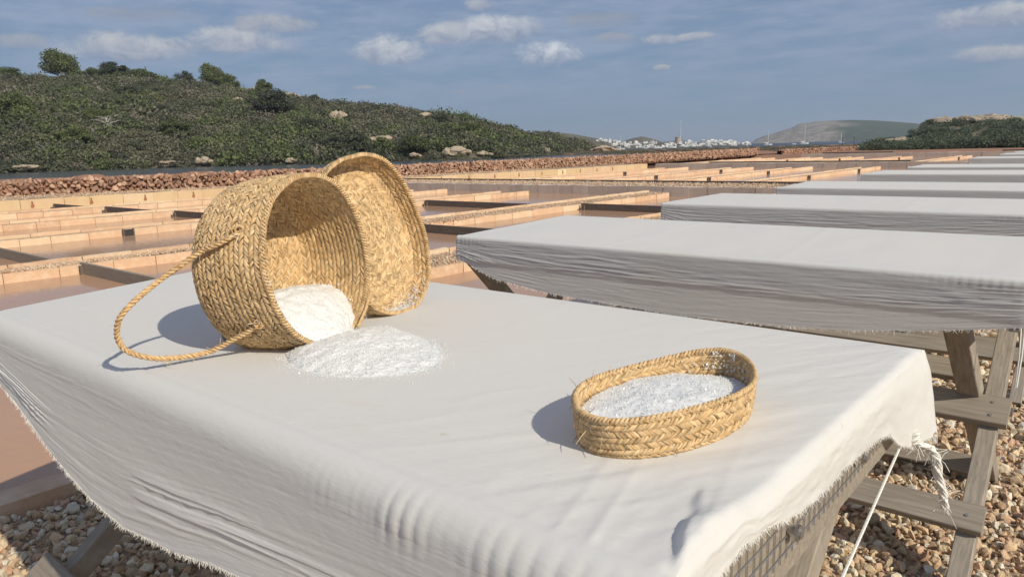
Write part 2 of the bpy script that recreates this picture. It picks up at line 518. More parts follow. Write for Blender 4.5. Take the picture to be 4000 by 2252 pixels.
def m_dry(t, bs, out):
    oi = t.new('ShaderNodeObjectInfo').outputs['Random']
    geo = t.new('ShaderNodeNewGeometry').outputs['Position']
    c = attr(t)
    c = t.mix(t.smooth(oi, 0.55, 1.0, 0, .5), c, (.44, .28, .19))
    c = t.mix(t.smooth(t.noise(geo, 7, 5, .65), .4, .75, 0, .5), c, (.34, .17, .10))
    t.l.new(c, bs.inputs['Base Color']); bs.inputs['Roughness'].default_value = .93
    bump(t, bs, t.noise(geo, 16, 5, .7), .02, .8)
DRYSTONE = mat('dry_wall_stone', m_dry)

def m_dirt(t, bs, out):
    geo = t.new('ShaderNodeNewGeometry').outputs['Position']
    n = t.noise(geo, .35, 6, .65); n2 = t.noise(geo, 4, 5, .7)
    c = t.mix(n, (.24, .12, .075), (.36, .20, .125))
    c = t.mix(t.smooth(n2, .5, .8, 0, .5), c, (.38, .26, .17))
    sep_ = t.new('ShaderNodeSeparateXYZ', inp={0: geo})
    t.l.new(c, bs.inputs['Base Color']); bs.inputs['Roughness'].default_value = .95
    bump(t, bs, n2, .05, .7)
DIRT = mat('red_earth', m_dirt)

def m_scrubground(t, bs, out):
    geo = t.new('ShaderNodeNewGeometry').outputs['Position']
    n = t.noise(geo, .12, 7, .7); n2 = t.noise(geo, 1.1, 6, .75)
    c = t.mix(n, (.13, .12, .075), (.22, .18, .125))
    c = t.mix(t.smooth(n2, .5, .75, 0, .6), c, (.09, .095, .055))
    t.l.new(c, bs.inputs['Base Color']); bs.inputs['Roughness'].default_value = .95
    bump(t, bs, n2, .4, .8)
SCRUBG = mat('scrub_hillside_soil', m_scrubground)

def m_farhill(t, bs, out):
    geo = t.new('ShaderNodeNewGeometry').outputs['Position']
    n = t.noise(geo, .012, 7, .7); n2 = t.noise(geo, .07, 6, .75)
    c = t.mix(n, (.10, .095, .055), (.20, .16, .11))
    c = t.mix(t.smooth(n2, .50, .66, 0, .85), c, (.045, .055, .03))
    t.l.new(c, bs.inputs['Base Color']); bs.inputs['Roughness'].default_value = .95
    bump(t, bs, n2, 6, .8)
FARHILL = mat('dry_hill', m_farhill)

def m_headland(t, bs, out):
    geo = t.new('ShaderNodeNewGeometry').outputs['Position']
    n = t.noise(geo, .008, 6, .65); n2 = t.noise(geo, .045, 7, .75)
    c = t.mix(n, (.055, .080, .048), (.090, .112, .066))
    c = t.mix(t.smooth(n2, .57, .70, 0, .7), c, (.33, .29, .24))
    rock = attr(t, 'Col')
    rk = t.mix(t.smooth(n2, .3, .7), (.20, .17, .145), (.42, .37, .31))
    c = t.mix(t.new('ShaderNodeSeparateColor', inp={0: rock}).outputs[0], c, rk)
    t.l.new(c, bs.inputs['Base Color']); bs.inputs['Roughness'].default_value = .95
    bump(t, bs, n2, 14, .9)
HEADLAND = mat('green_headland', m_headland)

def m_rock(t, bs, out):
    geo = t.new('ShaderNodeNewGeometry').outputs['Position']
    n = t.noise(geo, 1.2, 6, .7); n2 = t.noise(t.mapping(geo, (1, 1, 3)), .9, 6, .75)
    c = t.mix(n, (.38, .30, .205), (.60, .50, .37))
    c = t.mix(t.smooth(n2, .55, .7, 0, .7), c, (.22, .165, .115))
    t.l.new(c, bs.inputs['Base Color']); bs.inputs['Roughness'].default_value = .92
    bump(t, bs, t.math('ADD', n, n2), .5, .9)
ROCK = mat('pale_limestone', m_rock)

def leafmat(name, c1, c2, c3):
    def f(t, bs, out):
        oi = t.new('ShaderNodeObjectInfo').outputs['Random']
        a = attr(t)
        c = t.ramp(oi, [(0.0, c1), (.5, c2), (1.0, c3)])
        c = t.mix(1.0, c, a, blend='MULTIPLY')
        t.l.new(c, bs.inputs['Base Color']); bs.inputs['Roughness'].default_value = .8
        bs.inputs['Specular IOR Level'].default_value = .15
        tr = t.new('ShaderNodeBsdfTranslucent', inp={0: c})
        mx = t.new('ShaderNodeMixShader', inp={0: .2, 1: bs.outputs[0], 2: tr.outputs[0]})
        t.l.new(mx.outputs[0], out.inputs[0])
    return mat(name, f)
LEAF_SCRUB = leafmat('scrub_leaves', (.130, .128, .088), (.160, .154, .104), (.195, .185, .120))
LEAF_DARK = leafmat('lentisk_leaves', (.082, .092, .062), (.100, .110, .070), (.125, .132, .080))
TWIGS = leafmat('grey_twigs', (.22, .185, .15), (.27, .235, .19), (.32, .285, .235))
LEAF_PINE = leafmat('pine_needles', (.110, .136, .062), (.132, .160, .068), (.155, .180, .075))
LEAF_RIGHT = leafmat('tamarisk_leaves', (.105, .132, .092), (.125, .152, .100), (.15, .175, .108))

def m_bark(t, bs, out):
    t.l.new(t.mix(t.noise(None, 12, 4), (.10, .08, .065), (.20, .165, .135)), bs.inputs['Base Color'])
    bs.inputs['Roughness'].default_value = .9
BARK = mat('bark', m_bark)
def m_dead(t, bs, out):
    bs.inputs['Base Color'].default_value = (.42, .39, .35, 1); bs.inputs['Roughness'].default_value = .85
DEADWOOD = mat('bleached_dead_wood', m_dead)

def water(name, col, rough, bscale, bdist, stretch=(1, 1, 1), bst=.5, ior=1.33, spec=.5):
    def f(t, bs, out):
        geo = t.new('ShaderNodeNewGeometry').outputs['Position']
        n0 = t.noise(geo, .35, 3, .5)
        t.l.new(t.mix(t.math('MULTIPLY', n0, .5), tuple(c * .85 for c in col), tuple(min(1, c * 1.25) for c in col)), bs.inputs['Base Color'])
        bs.inputs['Roughness'].default_value = rough; bs.inputs['IOR'].default_value = ior
        bs.inputs['Specular IOR Level'].default_value = spec
        h = t.noise(t.mapping(geo, stretch), bscale, 3, .5, .3)
        m = t.smooth(t.noise(geo, .22, 3, .5), .38, .62, .12, 1.0)
        bump(t, bs, t.math('MULTIPLY', h, m), bdist, bst)
    return mat(name, f)
PANWATER = water('brine', (.50, .30, .185), .08, 5.5, .010, (1, 2.2, 1), .5, spec=.17)
LAGOON = water('lagoon', (.075, .082, .092), .18, 2.2, .06, (1, 1.6, 1), 1.0)
SEA = water('sea', (.040, .055, .075), .35, .5, .5, (1, 1.6, 1), 1.0, spec=.12)

def simple(name, col, rough=.7):
    def f(t, bs, out):
        n = t.noise(t.new('ShaderNodeNewGeometry').outputs['Position'], .6, 4, .6)
        t.l.new(t.mix(n, tuple(c * .88 for c in col), col), bs.inputs['Base Color']); bs.inputs['Roughness'].default_value = rough
    return mat(name, f)
WHITEWASH = simple('whitewash', (.80, .79, .76))
DARKWIN = simple('dark_window', (.06, .07, .08), .3)
TOWERSTONE = simple('tower_stone', (.40, .30, .21))
HULL = simple('white_hull', (.82, .82, .80), .35)
SLUICE = simple('sluice_wood', (.05, .042, .036))

# ------------------------------------------------------------------ scattered instances for things nobody could count
def scatter(name, pts, rots, scales, idx, protos, kind='stuff'):
    coll = bpy.data.collections.new(name + '_sources')
    for i, me in enumerate(protos):
        o = bpy.data.objects.new('source_%02d' % i, me); coll.objects.link(o)
    me = bpy.data.meshes.new(name)
    me.vertices.add(len(pts)); me.vertices.foreach_set('co', np.asarray(pts, np.float32).ravel())
    a = me.attributes.new('rot', 'FLOAT_VECTOR', 'POINT'); a.data.foreach_set('vector', np.asarray(rots, np.float32).ravel())
    a = me.attributes.new('scl', 'FLOAT_VECTOR', 'POINT'); a.data.foreach_set('vector', np.asarray(scales, np.float32).ravel())
    a = me.attributes.new('idx', 'INT', 'POINT'); a.data.foreach_set('value', np.asarray(idx, np.int32))
    o = link(name, me)
    ng = bpy.data.node_groups.new(name, 'GeometryNodeTree')
    ng.interface.new_socket('Geometry', in_out='INPUT', socket_type='NodeSocketGeometry')
    ng.interface.new_socket('Geometry', in_out='OUTPUT', socket_type='NodeSocketGeometry')
    gi = ng.nodes.new('NodeGroupInput'); go = ng.nodes.new('NodeGroupOutput')
    ci = ng.nodes.new('GeometryNodeCollectionInfo'); ci.inputs[0].default_value = coll
    ci.inputs['Separate Children'].default_value = True; ci.inputs['Reset Children'].default_value = True
    ip = ng.nodes.new('GeometryNodeInstanceOnPoints')
    ip.inputs['Pick Instance'].default_value = True
    def na(n, ty):
        x = ng.nodes.new('GeometryNodeInputNamedAttribute'); x.data_type = ty; x.inputs[0].default_value = n
        return [s for s in x.outputs if s.enabled and s.name == 'Attribute'][0]
    er = ng.nodes.new('FunctionNodeEulerToRotation')
    ng.links.new(na('rot', 'FLOAT_VECTOR'), er.inputs[0])
    ng.links.new(er.outputs[0], ip.inputs['Rotation'])
    ng.links.new(na('scl', 'FLOAT_VECTOR'), ip.inputs['Scale'])
    ng.links.new(na('idx', 'INT'), ip.inputs['Instance Index'])
    ng.links.new(ci.outputs[0], ip.inputs['Instance'])
    ng.links.new(gi.outputs[0], ip.inputs['Points'])
    ng.links.new(ip.outputs[0], go.inputs[0])
    md = o.modifiers.new('scatter', 'NODES'); md.node_group = ng
    o['kind'] = kind
    return o

# ================================================================== SETTING
def sheet(name, xs, ys, zf, m, kind='structure', smooth=True):
    X, Y = np.meshgrid(xs, ys, indexing='ij')
    Z = zf(X, Y) if callable(zf) else np.full_like(X, zf)
    V = np.stack([X, Y, Z], -1).reshape(-1, 3)
    o = link(name, mesh_from(name, V, [grid_faces(len(xs), len(ys))], m, smooth))
    return tag(o, kind=kind)

WATER_Z = -0.035
KERB_X = -3.62
big = np.array([-5000, -3000, -1000, 0, 1000, 3000, 5000.])
sheet('sea', big, np.array([-1000., 0, 500, 2000, 4000, 7000.]), -1.2, SEA)
sheet('lagoon', np.linspace(-330, -30.6, 12), np.linspace(-180, 134, 12), -0.14, LAGOON)
sheet('pan_water', np.linspace(-28.6, -3.66, 6), np.linspace(-14, 71, 12), WATER_Z, PANWATER)
# gravel platform under the tables and on to the right
sheet('ground', np.concatenate([[KERB_X], np.linspace(-3, 60, 22)]), np.linspace(-14, 84, 40), 0.0, GRAVELBED)

# stone wall line (base of the face towards the pans)
WALL_PTS = np.array([(-34.6, -16), (-31.3, 8.2), (-28.9, 14.5), (-28.4, 25), (-27.9, 42), (-29.3, 60), (-30.2, 74)], float)
WALL2_PTS = np.array([(-29.6, 79), (-29.0, 92), (-27, 106), (-24.5, 120)], float)
def poly_at(pts, y):
    return np.interp(y, pts[:, 1], pts[:, 0])

# red earth between the dry-stone wall and the lagoon
NEAR_EDGE = np.array([(-100, -160), (-93, -20), (-87, 23), (-71, 39), (-69, 63), (-70, 88), (-74, 112), (-80, 140)], float)
def bank(X, Y):
    return 0
ys = np.concatenate([np.linspace(-160, -20, 8), np.linspace(-16, 140, 60)])
us = np.linspace(0, 1, 26)
V = []
for y in ys:
    x0 = poly_at(WALL_PTS, np.clip(y, -16, 74)) - 0.5; x1 = np.interp(y, NEAR_EDGE[:, 1], NEAR_EDGE[:, 0]) + 1.5 * noise2(np.array(y * .15), np.array(3.3), 4)
    for u in us:
        x = x0 * (1 - u) + x1 * u
        z = .24 - .36 * min(1, u / .45) + .05 * fbm(np.array(x * .3), np.array(y * .3), 5) - .3 * max(0, (u - .93) / .07) ** 2
        V.append((x, y, z))
tag(link('earth_bank', mesh_from('earth_bank', V, [grid_faces(len(ys), len(us))], DIRT, True)), kind='structure')

# ground beyond the pans: red earth and marsh reaching the bay
def far_ground():
    A = np.radians(np.linspace(-62, 41, 90)); D = np.concatenate([np.linspace(66, 130, 24), np.linspace(138, 205, 12), [209, 214]])
    V = []
    for a in A:
        for d in D:
            x, y = -math.sin(a) * d, math.cos(a) * d
            z = .12 + .12 * float(fbm(np.array(x * .12), np.array(y * .12), 11)) + .22 * max(0, (d - 70) / 130)
            if y < 72.5 and -30 < x: z = -0.6
            if y < 72.5 and x > -3.6: z = -.1
            if d > 206: z = -1.6
            if x < -60 and y < 128: z = -.7
            V.append((x, y, z))
    return V, grid_faces(len(A), len(D))
V, Fq = far_ground()
tag(link('far_ground', mesh_from('far_ground', V, [Fq], DIRT, True)), kind='structure')

# ------------------------------------------------------------------ block meshes (a few shapes, shared)
def block_mesh(name, m, seed):
    r = np.random.default_rng(seed)
    mb = MB()
    # unit box with bevelled, slightly uneven edges; length along Y
    nx, ny, nz = 3, 6, 3
    e = .5
    pts = {}; V = []; F = []
    def vid(p):
        k = tuple(np.round(p, 4))
        if k not in pts:
            q = np.array(p, float)
            s = np.sum(np.abs(np.abs(q) - .5) < 1e-4)
            q += r.uniform(-1, 1, 3) * np.array([.02, .004, .02])
            if s >= 2: q[[0, 2]] *= .972; q[1] *= .997
            pts[k] = len(V); V.append(q)
        return pts[k]
    def face(ax, sgn, n1, n2):
        o = [i for i in range(3) if i != ax]
        for i in range(n1):
            for j in range(n2):
                c = []
                for a, b in ((i, j), (i + 1, j), (i + 1, j + 1), (i, j + 1)):
                    p = np.zeros(3); p[ax] = sgn * .5; p[o[0]] = a / n1 - .5; p[o[1]] = b / n2 - .5; c.append(vid(p))
                F.append(c if (sgn > 0) == (ax != 1) else c[::-1])
    for sgn in (-1, 1):
        face(0, sgn, 3, 2); face(1, sgn, 2, 2); face(2, sgn, 2, 3)
    return mesh_from(name, V, [np.array(F)], m, False, np.ones((len(V), 3)))
def m_block_grey(t, bs, out):
    oi = t.new('ShaderNodeObjectInfo').outputs['Random']
    geo = t.new('ShaderNodeNewGeometry').outputs['Position']
    a = t.ramp(oi, [(0.0, (.52, .44, .36)), (.5, (.60, .51, .42)), (1.0, (.66, .56, .45))])
    n = t.noise(t.mapping(geo, (2, 2, .8)), 2.4, 6, .7)
    c = t.mix(t.smooth(n, .45, .75, 0, .55), a, (.42, .33, .26))
    t.l.new(c, bs.inputs['Base Color']); bs.inputs['Roughness'].default_value = .9
    bump(t, bs, t.noise(geo, 18, 6, .7), .012, .7)
BLOCKG = mat('grey_sandstone_block', m_block_grey)
BLKG = [block_mesh('block', BLOCKG, 40 + i) for i in range(5)]
BLK = [block_mesh('block', BLOCK, i) for i in range(6)]
BLKY = [block_mesh('block', BLOCKY, 20 + i) for i in range(5)]

def run_blocks(parent, p0, p1, thick, z0, z1, blen, meshes, jit=.006, skip=()):
    """blocks end to end from p0 to p1; the face lies on the line, thickness goes to the left of p0->p1"""
    p0 = np.array(p0, float); p1 = np.array(p1, float); L = np.linalg.norm(p1 - p0); d = (p1 - p0) / L
    nrm = np.array([-d[1], d[0]]); n = max(1, int(round(L / blen)))
    cuts = np.linspace(0, L, n + 1); cuts[1:-1] += rng.uniform(-.16, .16, n - 1) * blen
    ang = math.atan2(d[1], d[0]) - math.pi / 2
    for i in range(n):
        a, b = cuts[i] + .003, cuts[i + 1] - .003
        c = p0 + d * (a + b) / 2 + nrm * (thick / 2 + rng.uniform(-jit, jit))
        zt = z1 + rng.uniform(-jit, jit)
        o = bpy.data.objects.new('block', random.choice(meshes)); COL.objects.link(o); o.parent = parent
        o.location = (c[0], c[1], (z0 + zt) / 2); o.scale = (thick, b - a, zt - z0)
        o.rotation_euler = (0, 0, ang + rng.uniform(-.004, .004) + (math.pi if rng.random() < .5 else 0))

FRONT_Z, BACK_Z = 0.10, 0.165
fill_pebbles = []       # (x0,x1,y0,y1,z,size,density)

def pan_wall(xf_pts, y0, y1, back_x, label, blen=.66, fill=True, front_z=FRONT_Z, back_z=BACK_Z, by1=None, group='block walls between the salt pans'):
    """xf_pts: function y -> x of front face (towards +X). back_x: function y -> x of the back slab's outer face"""
    w_ = empty('pan_wall', (0, 0, 0)); tag(w_, label, 'wall', group)
    ycut = np.arange(y0, y1 + .01, (y1 - y0) / max(1, round((y1 - y0) / 6.0)))
    for a, b in zip(ycut[:-1], ycut[1:]):
        # the run goes towards -Y so that the thickness extends to -X
        run_blocks(w_, (xf_pts(a), a), (xf_pts(b), b), .13, -.25, front_z, blen, BLK)
    e = by1 if by1 is not None else y1 - 1.2
    ycut = np.arange(y0, e + .01, (e - y0) / max(1, round((e - y0) / 6.0)))
    for a, b in zip(ycut[:-1], ycut[1:]):
        run_blocks(w_, (back_x(a) + .07, a), (back_x(b) + .07, b), .07, -.25, back_z, blen * 1.35, BLK)
    # fill between the two courses
    yy = np.linspace(y0, e, 24); V = []
    for y in yy:
        V += [(xf_pts(y) - .125, y, front_z - .012), (back_x(y) + .075, y, front_z + .004)]
    V = np.array(V)
    tag(link('fill', mesh_from('fill', V, [grid_faces(len(yy), 2)], GRAVELBED, False), w_))
    if fill: fill_pebbles.append((lambda y: back_x(y) + .08, lambda y: xf_pts(y) - .02, y0, e, front_z))
    return w_

cst = lambda v: (lambda y: v)
wA = pan_wall(cst(-6.62), 1.0, 19.9, cst(-7.52), 'pan wall with the widest pebble strip, nearest beyond the left end of the tables', by1=19.9)
wB = pan_wall(lambda y: -11.2 + .38 * np.clip((y - 6) / 3, 0, 1), 2.2, 19.9, cst(-11.58), 'pan wall with pebble strip ending behind the dark sluice board left of the big basket', by1=19.9)
wC = pan_wall(cst(-15.85), 3.6, 19.4, cst(-16.12), 'middle pan wall of narrow red blocks, third of the five long walls', fill=False, by1=18.2)
wD = pan_wall(cst(-19.78), 4.4, 19.4, cst(-20.05), 'fourth long pan wall, second from the yellow retaining wall', fill=False, by1=17.9)
wE = pan_wall(cst(-23.8), 5.4, 19.6, cst(-24.1), 'farthest low pan wall, right in front of the yellow retaining wall', fill=False, by1=18.5)

# kerb between the nearest pan and the gravel platform
kb = empty('kerb'); tag(kb, 'low kerb of sandstone blocks along the gravel at the near pan edge', 'kerb')
run_blocks(kb, (KERB_X + .02, -3.0), (KERB_X + .02, 19.9), .16, -.25, .085, .92, BLK)

# yellow retaining wall with gravel strip below the dry-stone wall
YW = np.array([(-29.4, -10), (-28.0, 7), (-27.5, 12), (-27.0, 22), (-25.6, 34), (-25.6, 44)], float)
yw = empty('retaining_wall'); tag(yw, 'long yellowish block retaining wall with rusty drain holes below the red dry stone wall', 'wall')
for (a, b) in zip(YW[:-1], YW[1:]):
    run_blocks(yw, a, b, .2, -.3, .29, .95, BLKY)
yl = np.linspace(-10, 44, 40)
V = []
for y in yl:
    for u in np.linspace(0, 1, 6):
        x0 = poly_at(YW, y) - .19; x1 = poly_at(WALL_PTS, y) - .3
        V.append((x0 * (1 - u) + x1 * u, y, .285 + .02 * float(noise2(np.array(y * 1.3), np.array(u * 6), 3))))
tag(link('gravel_strip', mesh_from('gravel_strip', V, [grid_faces(len(yl), 6)], GRAVELBED, True)), kind='structure')
# drain holes with rust stain
RUST = simple('rust_stain', (.36, .15, .07), .9)
for y in np.arange(8.2, 40, 1.75):
    x = poly_at(YW, y)
    mb = MB(); mb.tube([(x + .012, y, .2), (x - .05, y, .2)], .022, 8)
    mb.build('drain_hole', SLUICE, yw)
    mb = MB(); mb.add([(x + .016, y - .02, .18), (x + .016, y + .02, .18), (x + .014, y + .06, .05), (x + .014, y - .055, .04), (x + .014, y, .0)], [np.array([[0, 1, 2, 4, 3]])])
    mb.build('rust_streak', RUST, yw)

# grey cross walls closing each set of pans
def cross_wall(y, x0, x1, top, label, blen=.7):
    w_ = empty('cross_wall'); tag(w_, label, 'wall', 'cross walls closing the pans')
    run_blocks(w_, (x0, y), (x1, y), .2, -.3, top, blen, BLKG)
    return w_
cross_wall(20.3, -26.6, -3.4, .26, 'nearest shaded cross wall with pebbled top, closing the first row of pans')
cross_wall(44.0, -25.0, -3.4, .27, 'second shaded cross wall, half way to the far end of the pans', .9)
cross_wall(70.0, -24.5, 3.0, .30, 'farthest shaded cross wall before the red earth', 1.3)
for (y, d, x0, z) in ((20.49, 2.0, -26.8, .25), (44.19, 1.5, -25.1, .26)):
    o = sheet('gravel_strip', np.linspace(x0, -3.4, 30), np.linspace(y, y + d, 4), lambda X, Y: z + .01 * noise2(X * 2, Y * 2, 6), GRAVELBED)
def edging(y, x0, x1, z, label):
    e = empty('edging_board', (0, 0, 0)); tag(e, label, 'board', 'boards edging the gravel strips')
    mb = MB(); mb.bar((x0, y, z), (x1, y, z), .05, .10); mb.build('plank', WETWOOD, e)
edging(22.55, -26.9, -3.4, .27, 'thin dark board along the back of the first gravel strip')
edging(45.75, -22, -10, .28, 'thin dark board along the back of the second gravel strip')
edging(71.2, -23, -17, .36, 'short dark board on the farthest cross wall, left one')
edging(71.4, -9, -2, .36, 'short pale board on the farthest cross wall, right one')

# second and third sets of pans
def far_wall(x, y0, y1, label, blen):
    return pan_wall(cst(x), y0, y1, cst(x - .32), label, blen, fill=False, by1=y1 - 2.5, back_z=.16, group='block walls of the farther pans')
for x, lab in ((-21.8, 'second row pan wall nearest the red dry stone wall'), (-17.6, 'second row pan wall, left of its middle'), (-14.2, 'second row pan wall, right of its middle'), (-10.7, 'second row pan wall ending beside the white tables')):
    far_wall(x, 22.8, 42.5, lab, .95)
for x, lab in ((-25.6, 'third row pan wall, leftmost under the far dry stone wall'), (-21.4, 'third row pan wall, second from the dry stone wall'), (-18.1, 'third row pan wall in the middle of its row'), (-14.4, 'third row pan wall, fourth from the dry stone wall'), (-10.3, 'third row pan wall farthest from the dry stone wall')):
    far_wall(x, 46.2, 66.5, lab, 2.2)
# dark sluice slots in the far walls
WN = {-21.8: 'second row wall nearest the dry stone wall', -17.6: 'second row wall left of its middle', -14.2: 'second row wall right of its middle', -10.7: 'second row wall beside the white tables', -21.4: 'third row wall second from the left', -18.1: 'third row middle wall', -14.4: 'third row wall fourth from the left', -10.3: 'third row wall farthest right', -15.85: 'third long wall left of the big basket', -11.0: 'wide pebbled wall near its far end'}
for (x, ysl) in ((-21.8, (27, 35)), (-17.6, (25.5, 31, 38)), (-14.2, (24.5, 29.5, 36)), (-10.7, (26, 31.5, 38.5)), (-21.4, (50, 58)), (-18.1, (49, 60)), (-14.4, (52, 62)), (-10.3, (50, 61)), (-15.85, (6.3,)), (-11.0, (18.6,))):
    for y in ysl:
        s = empty('sluice_gate', (x + .02, y, 0)); tag(s, ('dark sluice slot in the ' if len(ysl) == 1 else {0: 'nearest', len(ysl) - 1: 'farthest'}.get(ysl.index(y), 'middle') + ' dark sluice slot in the ') + WN[x], 'sluice gate', 'small sluice slots in the pan walls')
        mb = MB(); mb.box((0.0, 0, .02), (.05, .17, .15)); mb.build('gate_board', SLUICE, s)
        for q in (-.1, .1): mb = MB(); mb.box((.03, q, .02), (.04, .03, .18)); mb.build('gate_frame', WETWOOD, s)

# boards across the near pans
def pan_board(x0, x1, y, label, dy=0.0, post=True):
    e = empty('sluice_board', (0, 0, 0)); tag(e, label, 'board', 'boards across the near pans')
    mb = MB(); mb.bar((x0, y, .005), (x1, y + dy, .005), .045, .245, bev=.004); mb.build('plank', WETWOOD if y > 6 else WOOD, e)
    mb = MB(); mb.bar((x0 + .09, y - .04, -.22), (x0 + .09, y - .04, .09), .04, .05, up=(0, 1, 0)); mb.build('post', WETWOOD, e)
    mb = MB(); mb.bar((x0 + .02, y - .085, -.22), (x0 + .02, y - .085, .02), .05, .06, up=(0, 1, 0)); mb.build('post', WETWOOD, e)
pan_board(-11.18, -7.54, 3.78, 'grey weathered board crossing the pan just behind the rope handle')
pan_board(-15.8, -11.6, 3.66, 'weathered board crossing the pan at the left edge of the view')
pan_board(-23.75, -20.1, 8.9, 'dark board, second from the yellow wall, left of the basket')
pan_board(-27.3, -24.15, 8.65, 'dark board touching the yellow retaining wall')
pan_board(-19.7, -16.2, 9.1, 'dark board partly hidden by the left side of the big basket')
pan_board(-15.8, -11.6, 14.6, 'long dark board right of the lid, crossing the middle pan')
pan_board(-10.75, -7.55, 15.25, 'dark board behind the third table with an upright post')
pan_board(-10.75, -7.55, 9.72, 'dark board between the leaning basket lid and the second table')

# pebbles on the walls
PEB = np.array([(.55, .40, .27), (.50, .34, .22), (.60, .49, .36), (.46, .27, .18), (.64, .53, .40), (.40, .25, .16)])
mb = MB()
for (xa, xb, y0, y1, z) in fill_pebbles:
    area = (y1 - y0) * (xb(10) - xa(10)); n = int(area * 900)
    y = y0 + (y1 - y0) * rng.random(n) ** 1.5; u = rng.random(n)
    xs0 = np.array([xa(q) for q in y]); xs1 = np.array([xb(q) for q in y])
    p = np.stack([xs0 * (1 - u) + xs1 * u, y, z + rng.uniform(-.008, .018, n)], -1)
    V, Fq, C = stones(p, rng.uniform(.012, .026, n), 0, (1, .8, .6), cols=PEB[rng.integers(0, 6, n)] * rng.uniform(.8, 1.2, (n, 1)))
    mb.add(V, Fq, C)
# loose ones on the strips under the dry-stone wall and on the cross wall
n = 5200
y = rng.uniform(7, 34, n); u = rng.random(n)
x = (poly_at(YW, y) - .2) * (1 - u) + (poly_at(WALL_PTS, y)) * u
V, Fq, C = stones(np.stack([x, y, np.full(n, .295)], -1), rng.uniform(.015, .045, n), 0, cols=PEB[rng.integers(0, 6, n)] * rng.uniform(.85, 1.1, (n, 1)))
mb.add(V, Fq, C)
n = 5200
x = rng.uniform(-26, -5, n); y = rng.uniform(20.45, 22.5, n)
V, Fq, C = stones(np.stack([x, y, np.full(n, .262)], -1), rng.uniform(.02, .045, n), 0, cols=PEB[rng.integers(0, 6, n)] * rng.uniform(.85, 1.1, (n, 1)))
mb.add(V, Fq, C)
tag(mb.build('pebbles', GRAVEL), 'pale broken pebbles filling the tops of the pan walls', 'pebbles', kind='stuff')

# ------------------------------------------------------------------ gravel under and beside the tables
GCOL = np.array([(.62, .47, .30), (.68, .54, .36), (.62, .41, .25), (.72, .62, .45), (.54, .43, .28), (.64, .44, .27), (.76, .70, .57), (.50, .33, .21), (.68, .51, .31), (.58, .35, .23)])
def gravel_patch(x0, x1, y0, y1, step, size, sub, z=0.0, drop=0.0):
    nx = int((x1 - x0) / step); ny = int((y1 - y0) / step)
    X, Y = np.meshgrid(np.arange(nx), np.arange(ny), indexing='ij')
    X = x0 + (X.ravel() + rng.uniform(0, 1, X.size)) * step; Y = y0 + (Y.ravel() + rng.uniform(0, 1, Y.size)) * step
    n = len(X); sz = size * (.38 + 1.05 * rng.random(n) ** 1.3)
    zz = z + .004 + rng.uniform(-.2, .9, n) * sz * .75
    c = np.minimum(GCOL[rng.integers(0, len(GCOL), n)] * rng.uniform(.84, 1.22, (n, 1)) * [.98, 1.0, 1.0], .9)
    return stones(np.stack([X, Y, zz], -1), sz, sub, (1, .82, .62), cols=c)
mb = MB()
mb.add(*gravel_patch(-1.0, .75, .55, 3.6, .0245, .0225, 1))
mb.add(*gravel_patch(-1.7, 1.1, 3.6, 6.2, .031, .027, 0))
mb.add(*gravel_patch(-3.58, -1.9, .1, 1.7, .0265, .0235, 1))
mb.add(*gravel_patch(-3.58, -1.7, 1.7, 5.4, .036, .022, 0))
mb.add(*gravel_patch(-1.7, -1.0, 1.7, 3.6, .030, .020, 0))
mb.add(*gravel_patch(.75, 2.2, .8, 6.2, .045, .024, 0))
mb.add(*gravel_patch(-3.5, 2.2, 6.2, 11, .075, .03, 0))
tag(mb.build('gravel', GRAVEL), 'broken pink and ochre limestone gravel under the tables', 'gravel', kind='stuff')

